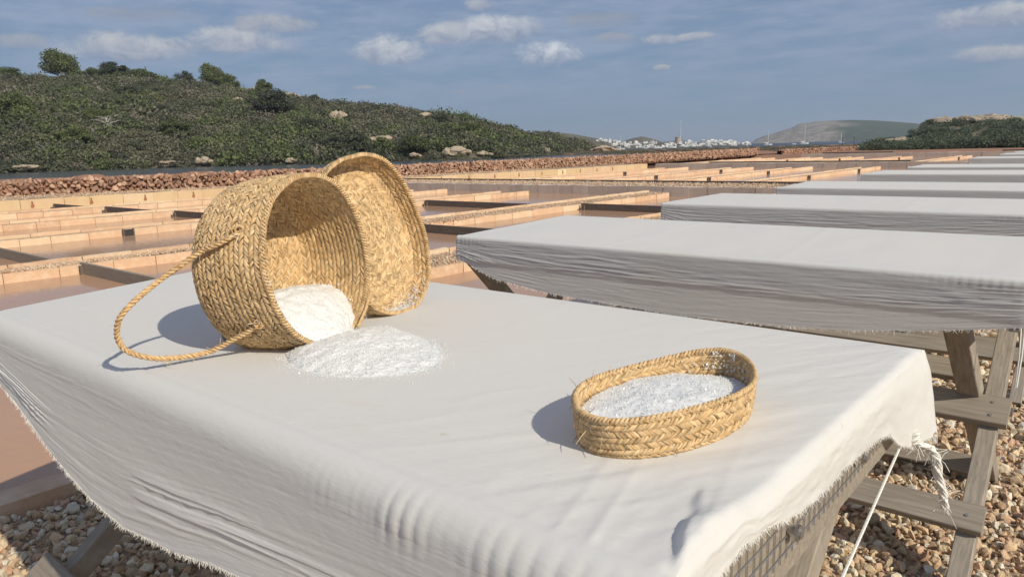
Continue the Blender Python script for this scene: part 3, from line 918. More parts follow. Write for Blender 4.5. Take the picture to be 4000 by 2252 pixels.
# ------------------------------------------------------------------ dry-stone walls
RED = np.array([(.36, .205, .135), (.42, .255, .17), (.28, .16, .11), (.32, .185, .125), (.54, .36, .25), (.25, .15, .105), (.46, .30, .21)])
def dry_wall(name, pts, h, label, ya, yb, n_parts, z0=.27):
    wl = empty(name); tag(wl, label, 'wall')
    # backing core so no gaps show light
    yy = np.linspace(pts[0, 1], pts[-1, 1], 30)
    V = []
    for y in yy:
        x = poly_at(pts, y)
        for (dx_, z) in ((-.13, z0 - .1), (-.16, z0 + h - .10), (-.62, z0 + h - .10), (-.68, -.1)):
            V.append((x + dx_, y, z))
    link('core', mesh_from('core', V, [grid_faces(len(yy), 4)], DIRT), wl)
    # individual stones, largest first in the picture
    rows = []
    size = .15
    y = ya
    pos = []; szs = []
    while y < yb:
        dist = math.hypot(poly_at(pts, y), y)
        stp = .205 if dist < 60 else .26
        k = max(3, int(h / (.105 if dist < 60 else .14)))
        for i in range(k):
            z = z0 + (i + .5) * h / k + rng.uniform(-.02, .02)
            pos.append((poly_at(pts, y) - .03 + rng.uniform(-.03, .03), y + rng.uniform(-.06, .06) + (i % 2) * stp * .5, z)); szs.append(stp * rng.uniform(.46, .68))
        for b in (.18, .38):
            pos.append((poly_at(pts, y) - b, y + rng.uniform(-.08, .08), z0 + h - .06 + rng.uniform(-.03, .02))); szs.append(stp * rng.uniform(.42, .68))
        y += stp
    pos = np.array(pos); szs = np.array(szs); n = len(pos)
    cols = RED[rng.integers(0, len(RED), n)] * rng.uniform(.8, 1.2, (n, 1))
    V, Fq, C = stones(pos, szs, 1, (1.0, 1.15, .62), cols=cols)
    # orient: keep most stones lying flat-ish by reducing the random rotation effect
    k = len(ICO[1][0]); V = V.reshape(n, k, 3)
    dist = np.hypot(pos[:, 0], pos[:, 1])
    face = (pos[:, 2] < z0 + h - .02)
    vis = np.where(dist + np.where(face, 0, 5) > 0, dist - np.clip((math.tan(R(73.5)) - (-pos[:, 0] / np.maximum(pos[:, 1], .1))) * -100, 0, 1000), dist)
    order = np.argsort(np.where(pos[:, 1] / -pos[:, 0] > .275, dist, 1e6))
    sel = order[:n_parts]; rest = order[n_parts:]
    bf = ICO[1][1]
    for i in sel:
        me = mesh_from('stone', V[i] - pos[i], [bf], DRYSTONE, False, np.tile(cols[i], (k, 1)))
        link('stone', me, wl, pos[i])
    if len(rest):
        Vr = V[rest].reshape(-1, 3); Fr = (bf[None] + (np.arange(len(rest)) * k)[:, None, None]).reshape(-1, 3)
        o = link('far_stones', mesh_from('far_stones', Vr, [Fr], DRYSTONE, False, np.repeat(cols[rest], k, axis=0)), wl)
        o['kind'] = 'stuff'
    return wl
dry_wall('dry_stone_wall', WALL_PTS, .58, 'long red dry stone wall running behind the salt pans, its left end nearest', 4.0, 74.0, 300)
dry_wall('dry_stone_wall', WALL2_PTS, .52, 'far stretch of red dry stone wall beyond the gap, next to the green bushes', 79.0, 118.0, 0, z0=.12)
# small heaps of red earth behind the wall
for (px, py, dd, r_) in ((497, 432, 47, 1.0), (690, 425, 56, .6), (230, 446, 50, .9), (900, 411, 75, .8), (2460 / 1.0, 372, 95, .8)):
    if px > 2400: continue
    p = at_dist(px, py, dd)
    bv, bf = ICO[2]; V = bv * np.array([r_, r_ * 1.2, r_ * .42]) * (1 + .12 * rng.uniform(-1, 1, (len(bv), 1)))
    o = link('earth_heap', mesh_from('earth_heap', V, [bf], DIRT, True), None, (p[0], p[1], .27))
    tag(o, {497: 'largest heap of red earth behind the dry stone wall', 690: 'small heap of red earth close above the big basket', 230: 'flat heap of red earth at the left end of the wall', 900: 'low heap of red earth right of the basket lid'}[int(px)], 'earth heap')

# ------------------------------------------------------------------ hills
def interp_pts(pts):
    P = np.array([az_el(*p) for p in pts]); o = np.argsort(P[:, 0]); return P[o]
def hill(name, ridge_px, d_front, d_back, m, rough=.05, nu=220, nr=40, z_base=-.4, seed=0, extra=None, shape=1.6, nf=.05, col=None, back=1.5, drop_px=0):
    """terrain between a shore distance and a ridge distance as functions of azimuth"""
    ridge_px = [(q[0], q[1] + drop_px) for q in ridge_px]
    P = interp_pts(ridge_px) if extra is None else np.array(sorted([tuple(q) for q in interp_pts(ridge_px)] + list(extra)))
    A = np.linspace(P[0, 0], P[-1, 0], nu)
    T_ = np.concatenate([np.linspace(0, 1, nr), [1.06, 1.15, 1.4, back]])
    V = []; RK = []
    for a in A:
        e = np.interp(a, P[:, 0], P[:, 1]); f = d_front(a); b = d_back(a)
        zr = CAM[2] + e * b
        for t in T_:
            d = f + (b - f) * t
            s = math.sin(min(t, 1) * math.pi / 2) ** (1 / shape) if t > 0 else 0
            s = min(t, 1) ** (1 / shape) if False else (1 - (1 - min(t, 1)) ** shape)
            z = z_base + (zr - z_base) * s
            x, y = -math.sin(a) * d, math.cos(a) * d
            nz = float(fbm(np.array(x * nf), np.array(y * nf), seed, 5)) * rough * max(zr - z_base, .5)
            z += nz * min(1, 3 * t) * (1 - .75 * max(0, min(1, (t - .7) / .3)))
            if t > 1: z = z_base + (zr - z_base) * (1 - .5 * (t - 1)) if t < 1.2 else z_base + (zr - z_base) * .6
            V.append((x, y, z))
    V = np.array(V)
    c = col(V) if col else None
    o = link(name, mesh_from(name, V, [grid_faces(len(A), len(T_))], m, True, c))
    tag(o, kind='structure')
    return o, A, T_, V.reshape(len(A), len(T_), 3)

SHORE = [(94, 128), (84, 127), (75.1, 130), (67.7, 134), (61.1, 132), (54, 124), (49.8, 129), (43.3, 122), (37, 160), (34, 195), (31, 225)]
SHORE = np.array(sorted([(R(a), d) for a, d in SHORE]))
d_sh = lambda a: float(np.interp(a, SHORE[:, 0], SHORE[:, 1]))
d_rg = lambda a: d_sh(a) + float(np.interp(a, [R(31), R(38), R(48), R(60), R(95)], [25, 45, 75, 92, 100]))
ridge = [(0, 196), (60, 195), (130, 199), (230, 200), (320, 202), (400, 205), (450, 207), (520, 212), (600, 226), (660, 233), (720, 244), (800, 254), (900, 264), (1000, 272), (1100, 288), (1200, 308), (1300, 329), (1400, 346), (1500, 368)]
HILL, HA, HT, HV = hill('scrub_hill', ridge, d_sh, d_rg, SCRUBG, .07, 260, 40, -.5, 21, extra=[(R(80), .096), (R(88), .09), (R(95), .08)], shape=1.45, drop_px=13)
def hill_pos(A, Tt, VV, a, t):
    i = np.interp(a, A, np.arange(len(A))); j = np.interp(t, Tt, np.arange(len(Tt)))
    i0 = np.clip(np.floor(i).astype(int), 0, len(A) - 2); j0 = np.clip(np.floor(j).astype(int), 0, len(Tt) - 2)
    fi = (i - i0)[..., None]; fj = (j - j0)[..., None]
    return (VV[i0, j0] * (1 - fi) + VV[i0 + 1, j0] * fi) * (1 - fj) + (VV[i0, j0 + 1] * (1 - fi) + VV[i0 + 1, j0 + 1] * fi) * fj
def hill_pixel(A, Tt, VV, px, py):
    """point of the terrain seen at that pixel"""
    a, e = az_el(px, py)
    t = np.linspace(0, 1, 200); P = hill_pos(A, Tt, VV, np.full(200, a), t)
    el_ = (P[:, 2] - CAM[2]) / np.hypot(P[:, 0], P[:, 1])
    k = np.argmax(el_ > e) if (el_ > e).any() else 199
    return P[k]

# leaf clumps
def clump(n, spread, leaf, seed, flatness=.7, core=True, shell=.55, bright=(.6, 1.35)):
    r = np.random.default_rng(seed)
    d = r.normal(size=(n, 3)); d /= np.linalg.norm(d, axis=1)[:, None]; d[:, 2] = np.abs(d[:, 2]) * 1.0 - .15
    rad = r.uniform(shell, 1.0, n) * (1 + .22 * np.sin(d[:, 0] * 5 + seed) + .2 * np.sin(d[:, 1] * 7 + d[:, 2] * 4))
    c = d * rad[:, None] * np.array([spread, spread, spread * flatness])
    c[:, 2] += spread * flatness * .15
    s = leaf * r.uniform(.6, 1.4, n)
    A = r.normal(size=(n, 3)); A /= np.linalg.norm(A, axis=1)[:, None]; B = np.cross(A, r.normal(size=(n, 3))); B /= np.linalg.norm(B, axis=1)[:, None]
    A *= s[:, None] * .85; B *= s[:, None] * r.uniform(.35, .75, (n, 1))
    V = np.stack([c - A, c - B, c + A, c + B], 1)
    F = np.arange(n * 4).reshape(n, 4)
    b = r.uniform(*bright, n)
    return V.reshape(-1, 3), F, np.repeat(b[:, None] * np.ones((1, 3)), 4, axis=0)
def clump_mesh(name, parts, m):
    mb = MB()
    for p in parts: mb.add(*p)
    return mb.mesh(name, m)
scrub_protos = []
for i in range(4): scrub_protos.append(clump_mesh('scrub', [clump(300, .9, .085, 40 + i, .66, bright=(.78, 1.18))], LEAF_SCRUB))
for i in range(3): scrub_protos.append(clump_mesh('scrub', [clump(320, .95, .085, 50 + i, .66, bright=(.75, 1.15))], LEAF_DARK))
for i in range(3): scrub_protos.append(clump_mesh('scrub', [clump(220, .85, .065, 60 + i, .75, shell=.3, bright=(.75, 1.15))], TWIGS))
for i in range(2): scrub_protos.append(clump_mesh('scrub', [clump(300, .9, .085, 70 + i, .85, bright=(.78, 1.2))], LEAF_PINE))

def scatter_on(name, A, Tt, VV, n, amin, amax, tmin, tmax, size, weights, label, protos, tpow=1.0, avoid=(), lift=.1):
    a = rng.uniform(amin, amax, n); t = tmin + (tmax - tmin) * rng.random(n) ** tpow
    P = hill_pos(A, Tt, VV, a, t)
    patch = fbm(P[:, 0] * .07, P[:, 1] * .07, 31, 3)
    keep = np.ones(n, bool)
    for (c, r_) in avoid:
        dc = math.hypot(c[0], c[1]); ux, uy = c[0] / dc, c[1] / dc
        al = (P[:, 0] - c[0]) * ux + (P[:, 1] - c[1]) * uy; la = -(P[:, 0] - c[0]) * uy + (P[:, 1] - c[1]) * ux
        keep &= ~((np.abs(la) < r_) & (al < r_) & (al > -r_ - 3.0))
    P = P[keep]; patch = patch[keep]; n = len(P)
    wsel = rng.random(n)
    cum = np.cumsum(weights) / np.sum(weights)
    # patches favour one kind over another
    wsel = np.clip(wsel + patch * .55, 0, .999)
    idx = np.searchsorted(cum, wsel)
    s = size * (.45 + 1.25 * rng.random(n) ** 2.2) * (1 + .3 * patch)
    S = np.stack([s, s, s * rng.uniform(.7, 1.15, n)], -1)
    rot = np.stack([rng.uniform(-.2, .2, n), rng.uniform(-.2, .2, n), rng.uniform(0, 6.28, n)], -1)
    P[:, 2] += lift * s
    o = scatter(name, P, rot, S, idx, protos)
    tag(o, label, 'scrub')
    return o

# limestone outcrops on the hill
def rock_mesh(seed, squash=.5, sub=3):
    r = np.random.default_rng(seed); bv, bf = ICO[sub]
    V = bv.copy()
    for _ in range(22):
        nr = r.normal(size=3); nr[2] *= 1.4; nr /= np.linalg.norm(nr); h = r.uniform(.55, .85)
        d = V @ nr - h; V -= np.maximum(d, 0)[:, None] * nr
    V *= 1 + .10 * fbm(V[:, 0] * 3 + seed, V[:, 1] * 3 + V[:, 2] * 4, seed % 7, 4)[:, None]
    st = np.round(V[:, 2] * 6) / 6
    V[:, 2] = V[:, 2] * .5 + st * .5
    V[:, 2] *= squash
    return V, bf
def outcrop(px, py, w_, h_, label, terr, seed, n=4, dist=None, sink=.25):
    if dist: P = at_dist(px, py, dist)
    else:
        P = hill_pixel(*terr, px, py + h_ * .35)
        P = P * (1 - 2.5 / np.hypot(P[0], P[1])) + np.array([0, 0, .3 if py > 300 else 1.3])
    d = np.hypot(P[0], P[1]); sx = w_ * DS / F_PX * d / 2; sz = h_ * DS / F_PX * d * 1.1
    a = math.atan2(-P[0], P[1]); ux = np.array([math.cos(a), math.sin(a), 0]); uy = np.array([-math.sin(a), math.cos(a), 0])
    mb = MB(); r = np.random.default_rng(seed)
    for i in range(n * 3):
        V, Fq = rock_mesh(seed * 10 + i, 1.0, 3 if (w_ > 60 and i < 2) else 2)
        k = r.uniform(.16, .42) if i > 1 else r.uniform(.48, .68)
        off = r.uniform(-.8, .8) * (i > 0)
        q = rand_rot(1)[0]; V = V @ (np.eye(3) if i < 2 else q.T)
        W = V[:, :1] * ux * sx * k * 1.15 + V[:, 1:2] * uy * sx * k * .9 + V[:, 2:] * np.array([0, 0, 1.0]) * min(sz, sx * 2.2) * k * r.uniform(.6, 1.0) * 1.35
        mb.add(W + ux * off * sx + uy * r.uniform(-.3, .3) * sx + np.array([0, 0, (.45 - sink) * sz * r.uniform(.1, .8) * (1 - abs(off))]), Fq)
    o = mb.build('rock_outcrop', ROCK, None, False, P)
    tag(o, label, 'rock')
    return P
TERR = (HA, HT, HV)
rocks = [(712, 244, 70, 18, 'pale flat rock slab on the ridge right of the lone small pine'), (640, 234, 46, 13, 'broken pale rock ledge on the ridge left of the small pine'),
         (598, 262, 22, 6, 'small pale ledge under the big ridge pines'), (850, 300, 44, 22, 'tumbled pale rocks half way down the slope'), (1068, 300, 36, 11, 'thin pale ledge high on the falling ridge'),
         (960, 349, 60, 20, 'broken pale rocks above the bright green pines'), (1150, 380, 76, 22, 'largest pale boulder on the far shore'), (1215, 388, 46, 12, 'low rounded shore rock right of the largest boulder'),
         (1042, 392, 40, 11, 'shore rock left of the largest boulder'), (513, 405, 36, 16, 'lone whitish rock at the water edge below the hill'), (735, 404, 24, 10, 'small whitish shore rock left of the basket lid'),
         (60, 424, 60, 8, 'long low ledge on the far shore at the left edge'), (420, 410, 40, 7, 'low pale ledge on the shore left of the lone white rock'), (1375, 380, 24, 20, 'steep pale rock at the low end of the hill')]
avoid = []
for i, (px, py, w_, h_, lab) in enumerate(rocks):
    P = outcrop(px, py, w_, h_, lab, TERR, 100 + i, 5 if w_ > 40 else 3)
    avoid.append((P, w_ * DS / F_PX * np.hypot(P[0], P[1]) * .55 + .9))
outcrop(1520, 381, 96, 20, 'smooth domed pale rock standing in the marsh before the town', TERR, 140, 3, dist=185, sink=.1)

scatter_on('hill_scrub', HA, HT, HV, 12000, HA[0] + .01, HA[-1], .0, 1.05, 1.95, [3, 3, 3, 3, 3.2, 3.2, 3.2, 1.5, 1.5, 1.5, 1.6, 1.6],
           'dense grey green scrub covering the hillside', scrub_protos, 1.15, avoid)
scatter_on('shore_scrub', HA, HT, HV, 1500, HA[0] + .05, HA[-1], .0, .05, .55, [4, 4, 4, 4, 1, 1, 1, 2, 2, 2, 2, 2],
           'low yellowish shore plants along the lagoon', scrub_protos, 1.0)

# pines
def pine_meshes(seed, kind=0):
    r = np.random.default_rng(seed)
    tk = MB(); cr = MB()
    H = 1.0
    lean = r.uniform(.05, .18)
    pts = [(0, 0, -.12), (lean * .2, 0, .15), (lean * .6, .02, .35), (lean, .0, .55), (lean * 1.3, .02, .7)]
    tk.tube(pts, np.array([.035, .028, .022, .016, .01]), 6)
    nb = 26
    for i in range(nb):
        u = r.uniform(-1, 1); ang = r.uniform(0, 6.28); rr = r.uniform(.1, .5)
        c = np.array([lean + rr * math.cos(ang) * .95 + .1, rr * math.sin(ang) * .8, .46 + .30 * (1 - (rr / .55) ** 1.6) + r.uniform(-.26, .08)])
        if kind == 1: c[2] -= .16
        tk.tube([(lean * .7, 0, .4 + .1 * r.random()), (c + np.array([lean, 0, .4])) / 2 - [0, 0, .03], c], np.array([.012, .008, .004]), 4)
        n = 210; s = r.uniform(.12, .22)
        d = r.normal(size=(n, 3)); d /= np.linalg.norm(d, axis=1)[:, None]
        q = c + d * r.uniform(.35, 1, (n, 1)) * s * np.array([1.15, 1.1, .62])
        ls = .019
        A = r.normal(size=(n, 3)); A /= np.linalg.norm(A, axis=1)[:, None]; B = np.cross(A, r.normal(size=(n, 3))); B /= np.linalg.norm(B, axis=1)[:, None]
        V = np.stack([q - A * ls * 1.3, q - B * ls * .8, q + A * ls * 1.3, q + B * ls * .8], 1)
        cr.add(V.reshape(-1, 3), np.arange(n * 4).reshape(n, 4), np.repeat((r.uniform(.5, 1.3, n) * r.uniform(.85, 1.1))[:, None] * np.ones((1, 3)), 4, axis=0))
    return tk.mesh('trunk', BARK), cr.mesh('crown', LEAF_PINE), cr.mesh('crown', LEAF_DARK)
PINES = [pine_meshes(300 + i, i % 2) for i in range(6)]
trees = [  # px, base py, width px, height px, dark, label
    (176, 204, 86, 54, 0, 'tallest lone pine on the ridge at the left'), (247, 203, 54, 24, 0, 'low bushy pine right of the tallest ridge pine'),
    (316, 206, 74, 30, 1, 'dark spreading pine on the ridge, left of a brighter one'), (380, 206, 88, 40, 0, 'broad pine on the highest part of the ridge'),
    (40, 206, 60, 26, 0, 'small pine on the ridge at the left edge'), (476, 207, 52, 26, 1, 'small dark pine on the ridge left of the big leaning pair'),
    (548, 222, 60, 46, 0, 'upright pine of the leaning pair on the ridge'), (585, 228, 62, 40, 0, 'right hand pine of the leaning pair on the ridge'),
    (681, 235, 46, 28, 0, 'lone small pine above the pale rock slab'), (802, 254, 42, 20, 1, 'small round pine on the falling ridge'),
    (712, 300, 104, 62, 1, 'large dark rounded pine below the rock slab'), (60, 300, 80, 64, 0, 'bright green pine on the slope at the left'),
    (265, 322, 70, 38, 0, 'bright green pine behind the bare dead tree'), (215, 372, 80, 52, 0, 'yellow green pine low on the slope left of the dead tree'),
    (470, 352, 76, 44, 0, 'bright green pine in the middle of the slope'), (520, 385, 70, 50, 0, 'green pine near the foot of the slope'),
    (905, 402, 120, 60, 1, 'wide green pine on the shore right of the lid'), (975, 398, 100, 58, 0, 'bright wide pine beside the shore boulders'),
    (1060, 392, 90, 44, 0, 'green pine left of the largest boulder'), (1200, 352, 90, 46, 0, 'broad pine on the lower ridge'),
    (1258, 374, 80, 46, 0, 'pine lower on the slope near the end of the hill'), (1288, 334, 40, 18, 0, 'small pine pair on the low end of the ridge'),
    (1120, 318, 60, 26, 1, 'dark low pine on the slope under the ridge'), (420, 298, 70, 34, 1, 'dark pine high on the slope, middle left'),
    (800, 345, 76, 40, 1, 'dark pine above the basket lid'), (340, 245, 60, 26, 1, 'dark pine just under the ridge')]
for i, (px, py, w_, h_, dk, lab) in enumerate(trees):
    P = hill_pixel(HA, HT, HV, px, py); d = np.hypot(P[0], P[1])
    if az_el(px, py)[1] > (P[2] - CAM[2]) / d: h_ += 16 if h_ < 32 else 9
    W = w_ * DS / F_PX * d; H = h_ * DS / F_PX * d
    tr = empty('pine_tree', (P[0], P[1], P[2] - .1 * H), rng.uniform(-.5, .5) + math.atan2(P[1], P[0]) + math.pi / 2)
    tr.scale = (W / 1.02, W / 1.02, H / .72)
    tag(tr, lab, 'tree', 'pines on the hill')
    tk, c0, c1 = PINES[i % 6]
    link('trunk', tk, tr); link('crown', c1 if dk else c0, tr)

# bare dead trees
def dead_tree(px, py, h_, lab, seed):
    P = hill_pixel(HA, HT, HV, px, py); d = np.hypot(P[0], P[1]); H = h_ * DS / F_PX * d
    r = np.random.default_rng(seed)
    t = empty('dead_tree', P); tag(t, lab, 'tree', 'bleached dead trees on the slope')
    a = math.atan2(-P[0], P[1]); ux = np.array([math.cos(a), math.sin(a), 0])
    mb = MB(); mb.tube([(0, 0, 0), tuple(ux * -.1 * H + [0, 0, .35 * H]), tuple(ux * -.18 * H + [0, 0, .6 * H])], np.array([.07, .055, .04]) * H * .5, 6)
    mb.build('trunk', DEADWOOD, t)
    mb = MB()
    for k in range(22):
        b = ux * -.16 * H * r.uniform(.3, 1) + np.array([0, 0, r.uniform(.25, .6) * H])
        dr = ux * r.uniform(-1, .9) + np.array([0, 0, r.uniform(.05, .7)]) + np.array([-ux[1], ux[0], 0]) * r.uniform(-.5, .5)
        L = r.uniform(.25, .6) * H
        mb.tube([b, b + dr * L * .5 + [0, 0, .03 * H], b + dr * L + [0, 0, -.03 * H]], np.array([.03, .02, .009]) * H * .5, 4)
    mb.build('branches', DEADWOOD, t)['kind'] = 'stuff'
dead_tree(283, 340, 58, 'largest bare dead tree on the slope, pale grey branches', 3)
dead_tree(120, 398, 34, 'bare dead bush near the shore at the left', 5)
dead_tree(215, 350, 30, 'small bare dead tree left of the largest one', 8)
dead_tree(350, 212, 22, 'bare dead branches between two ridge pines', 9)

# right-hand scrub mound with pale rocks
def right_hill():
    pts = [(2160, 374), (2172, 366), (2200, 358), (2240, 350), (2290, 336), (2318, 320), (2332, 304), (2400, 298), (2440, 303), (2500, 297), (2560, 292), (2576, 292)]
    ex = [(R(-4), .019), (R(-12), .022), (R(-24), .022), (R(-40), .01)]
    return hill('scrub_mound', pts, lambda a: 96 + 3 * math.sin(a * 9), lambda a: 132.0, SCRUBG, .08, 120, 22, .1, 77, extra=ex, shape=1.5, nf=.09, drop_px=8)
_, RA, RT, RV = right_hill()
RPROT = [clump_mesh('bush', [clump(300, .95, .085, 80 + i, .75, bright=(.75, 1.2))], LEAF_RIGHT) for i in range(4)] + [clump_mesh('bush', [clump(300, .9, .085, 90 + i, .7, bright=(.75, 1.15))], LEAF_DARK) for i in range(2)]
ravoid = []
TR = (RA, RT, RV)
for i, (px, py, w_, h_, lab) in enumerate([(2365, 308, 84, 20, 'pale crumbling cliff top at the left end of the right mound'), (2500, 304, 120, 22, 'long pale rock crest on top of the right mound'),
                                           (2425, 300, 46, 12, 'small pale rock on the mound between the two crests'), (2330, 322, 26, 26, 'steep pale cliff corner of the right mound'), (2262, 356, 56, 16, 'pale rocky scree at the low left side of the mound'), (2478, 344, 16, 5, 'tiny pale stone among the bushes of the mound')]):
    P = outcrop(px, py, w_, h_, lab, TR, 200 + i, 5, dist=131 if py < 330 else 118)
    ravoid.append((P, w_ * DS / F_PX * 131 * .5))

scatter_on('mound_scrub', RA, RT, RV, 3600, RA[0], RA[-1] - .003, 0, .90, .85, [2, 2, 2, 2, 1.6, 1.6], 'green bushes covering the mound at the right', RPROT, 1.2, ravoid)
scatter_on('mound_scrub', RA, RT, RV, 700, RA[0], RA[-1] - .004, 0, .05, .85, [2, 2, 2, 2, 1, 1], 'row of bright green bushes at the foot of the mound', RPROT, 1.0)
# marsh plants between wall and bay
mp = []
n = 900
a = rng.uniform(R(5), R(41), n); d = rng.uniform(105, 200, n)
P = np.stack([-np.sin(a) * d, np.cos(a) * d, np.full(n, .25)], -1)
P = P[P[:, 1] > 92]
n = len(P); s = rng.uniform(.3, .8, n)
o = scatter('marsh_plants', P, np.stack([np.zeros(n), np.zeros(n), rng.uniform(0, 6, n)], -1), np.stack([s * 1.6, s * 1.6, s * .6], -1), rng.integers(0, 4, n), scrub_protos)
tag(o, 'low green marsh plants on the red earth beyond the wall', 'marsh plants')

# distant hills and headland
hill('dry_hill', [(1290, 352), (1330, 342), (1375, 330), (1440, 337), (1500, 348), (1560, 358), (1590, 364)], lambda a: 620, lambda a: 900, FARHILL, .04, 90, 20, -1.3, 41, shape=1.3, nf=.006)
hill('dry_hill', [(1540, 366), (1560, 358), (1590, 348), (1615, 343), (1630, 346), (1650, 352), (1680, 361)], lambda a: 900, lambda a: 1100, FARHILL, .04, 70, 18, -1.3, 43, shape=1.3, nf=.006)
hill('dry_hill', [(1640, 362), (1665, 358), (1690, 355), (1705, 353), (1730, 355), (1780, 361), (1800, 364)], lambda a: 820, lambda a: 980, FARHILL, .03, 70, 18, -1.3, 45, shape=1.3, nf=.006)
def headcol(V):
    a = np.degrees(np.arctan2(-V[:, 0], V[:, 1])); d = np.hypot(V[:, 0], V[:, 1])
    r = np.clip((a - 15.9 + fbm(V[:, 0] * .012, V[:, 1] * .012, 9) * 1.6) / 2.0, 0, 1)
    return np.repeat(r[:, None], 3, 1)
hill('headland', [(1886, 362), (1893, 357), (1905, 349), (1922, 342), (1940, 338), (1962, 330), (1990, 322), (2010, 312), (2050, 306), (2100, 303), (2150, 302), (2200, 303), (2260, 307), (2300, 310), (2330, 314), (2380, 322), (2440, 332)],
     lambda a: 1500, lambda a: 1900, HEADLAND, .07, 260, 46, -1.3, 51, shape=1.55, nf=.011, col=headcol)

# watchtower
P = at_dist(1705, 355, 905)
tw = empty('watchtower', P); tag(tw, 'round stone watchtower on the low hill behind the white town', 'tower')
k = DS / F_PX * 905
mb = MB()
prof = [(7.2, -3), (6.6, 2), (6.0, 7.5), (6.6, 8.2), (6.6, 10.0), (5.2, 10.0)]
n = 20; aa = np.linspace(0, 2 * np.pi, n, endpoint=False)
V = [(r_ * k * math.cos(q), r_ * k * math.sin(q), z * k) for q in aa for (r_, z) in prof]
mb.add(V, grid_faces(n, len(prof), True)); mb.add([(5.2 * k * math.cos(q), 5.2 * k * math.sin(q), 9.9 * k) for q in aa], [np.array([list(range(n))])])
mb.build('tower_wall', TOWERSTONE, tw)
mb = MB(); mb.box((0, -6.2 * k, 5 * k), (1.2 * k, .6 * k, 2 * k)); mb.build('window', DARKWIN, tw)

# white town: every house its own body with dark openings
def house_mesh(seed):
    r = np.random.default_rng(seed)
    b = MB(); b.box((0, 0, .5), (1, .9, 1.0))
    if r.random() < .6: b.box((r.uniform(-.2, .2), .1, 1.2), (.55, .6, .42))
    b.box((0, 0, 1.02), (1.04, .94, .05))
    if r.random() < .4: b.box((.35, 0, 1.28), (.12, .12, .3))
    wn = MB()
    for i in range(3):
        for zz in (.25, .68):
            if r.random() < .8: wn.box((-.32 + i * .32, -.455, zz), (.13, .03, .18))
    wn.box((.503, 0, .55), (.02, .2, .22))
    return b.mesh('walls', WHITEWASH), wn.mesh('windows', DARKWIN)
HOUSES = [house_mesh(i) for i in range(8)]
hx = []
for i in range(118):
    px = 1500 + 385 * rng.random() ** .75
    if px < 1560: lo, hi = 352, 366
    elif px < 1650: lo, hi = 359, 371
    elif px < 1760: lo, hi = 360, 371.5
    elif px < 1850: lo, hi = 355, 368
    else: lo, hi = 361, 366
    hx.append((px, rng.uniform(lo, hi)))
hx += [(1503, 357), (1512, 353.5), (1524, 355), (1548, 355), (1552, 360), (1575, 365), (1570, 362), (1640, 358), (1690, 361), (1720, 360), (1735, 357), (1745, 360), (1765, 356), (1780, 358), (1800, 358), (1820, 359)]
hx.sort(key=lambda q: q[1])
placenames = 'white flat roofed house of the seaside town'
for i, (px, py) in enumerate(hx):
    d = 830 - (py - 352) * 11
    P = at_dist(px, py, d); k = DS / F_PX * d
    a = math.atan2(-P[0], P[1])
    h = empty('white_house', (P[0], P[1], P[2] - 1.5 * k), a + rng.uniform(-.5, .5))
    sx = rng.uniform(6, 12) * k; h.scale = (sx, sx * .8, rng.uniform(3.6, 5.4) * k)
    zn = 'at the left end of the town' if px < 1570 else 'at the foot of the small dry hill' if px < 1655 else 'between dry hill and watchtower' if px < 1705 else 'between watchtower and tall mast' if px < 1745 else 'in the densest right part of the town' if px < 1830 else 'at the right tip of the town'
    tag(h, 'white flat roofed house ' + zn, 'house', 'white houses ' + zn)
    wm, wn = HOUSES[i % 8]; link('walls', wm, h); link('windows', wn, h)['kind'] = 'stuff'
# town slope (ground under the houses)
hill('town_slope', [(1488, 364), (1510, 357), (1560, 361), (1620, 366), (1680, 364), (1740, 360), (1800, 359), (1850, 361), (1895, 365)], lambda a: 600, lambda a: 840, FARHILL, .02, 80, 12, -1.3, 61, shape=1.1, nf=.006)
# trees in the town
for i in range(26):
    px = rng.uniform(1500, 1880); py = rng.uniform(360, 370); d = 800 - (py - 352) * 11
    P = at_dist(px, py, d); k = DS / F_PX * d
    o = link('town_tree', scrub_protos[4 + i % 3], None, P); o.scale = (5 * k, 5 * k, 4.0 * k)
    zn = 'left part' if px < 1630 else 'middle part' if px < 1750 else 'right part'
    tag(o, 'dark tree between white houses in the ' + zn + ' of the town', 'tree', 'trees in the ' + zn + ' of the town')

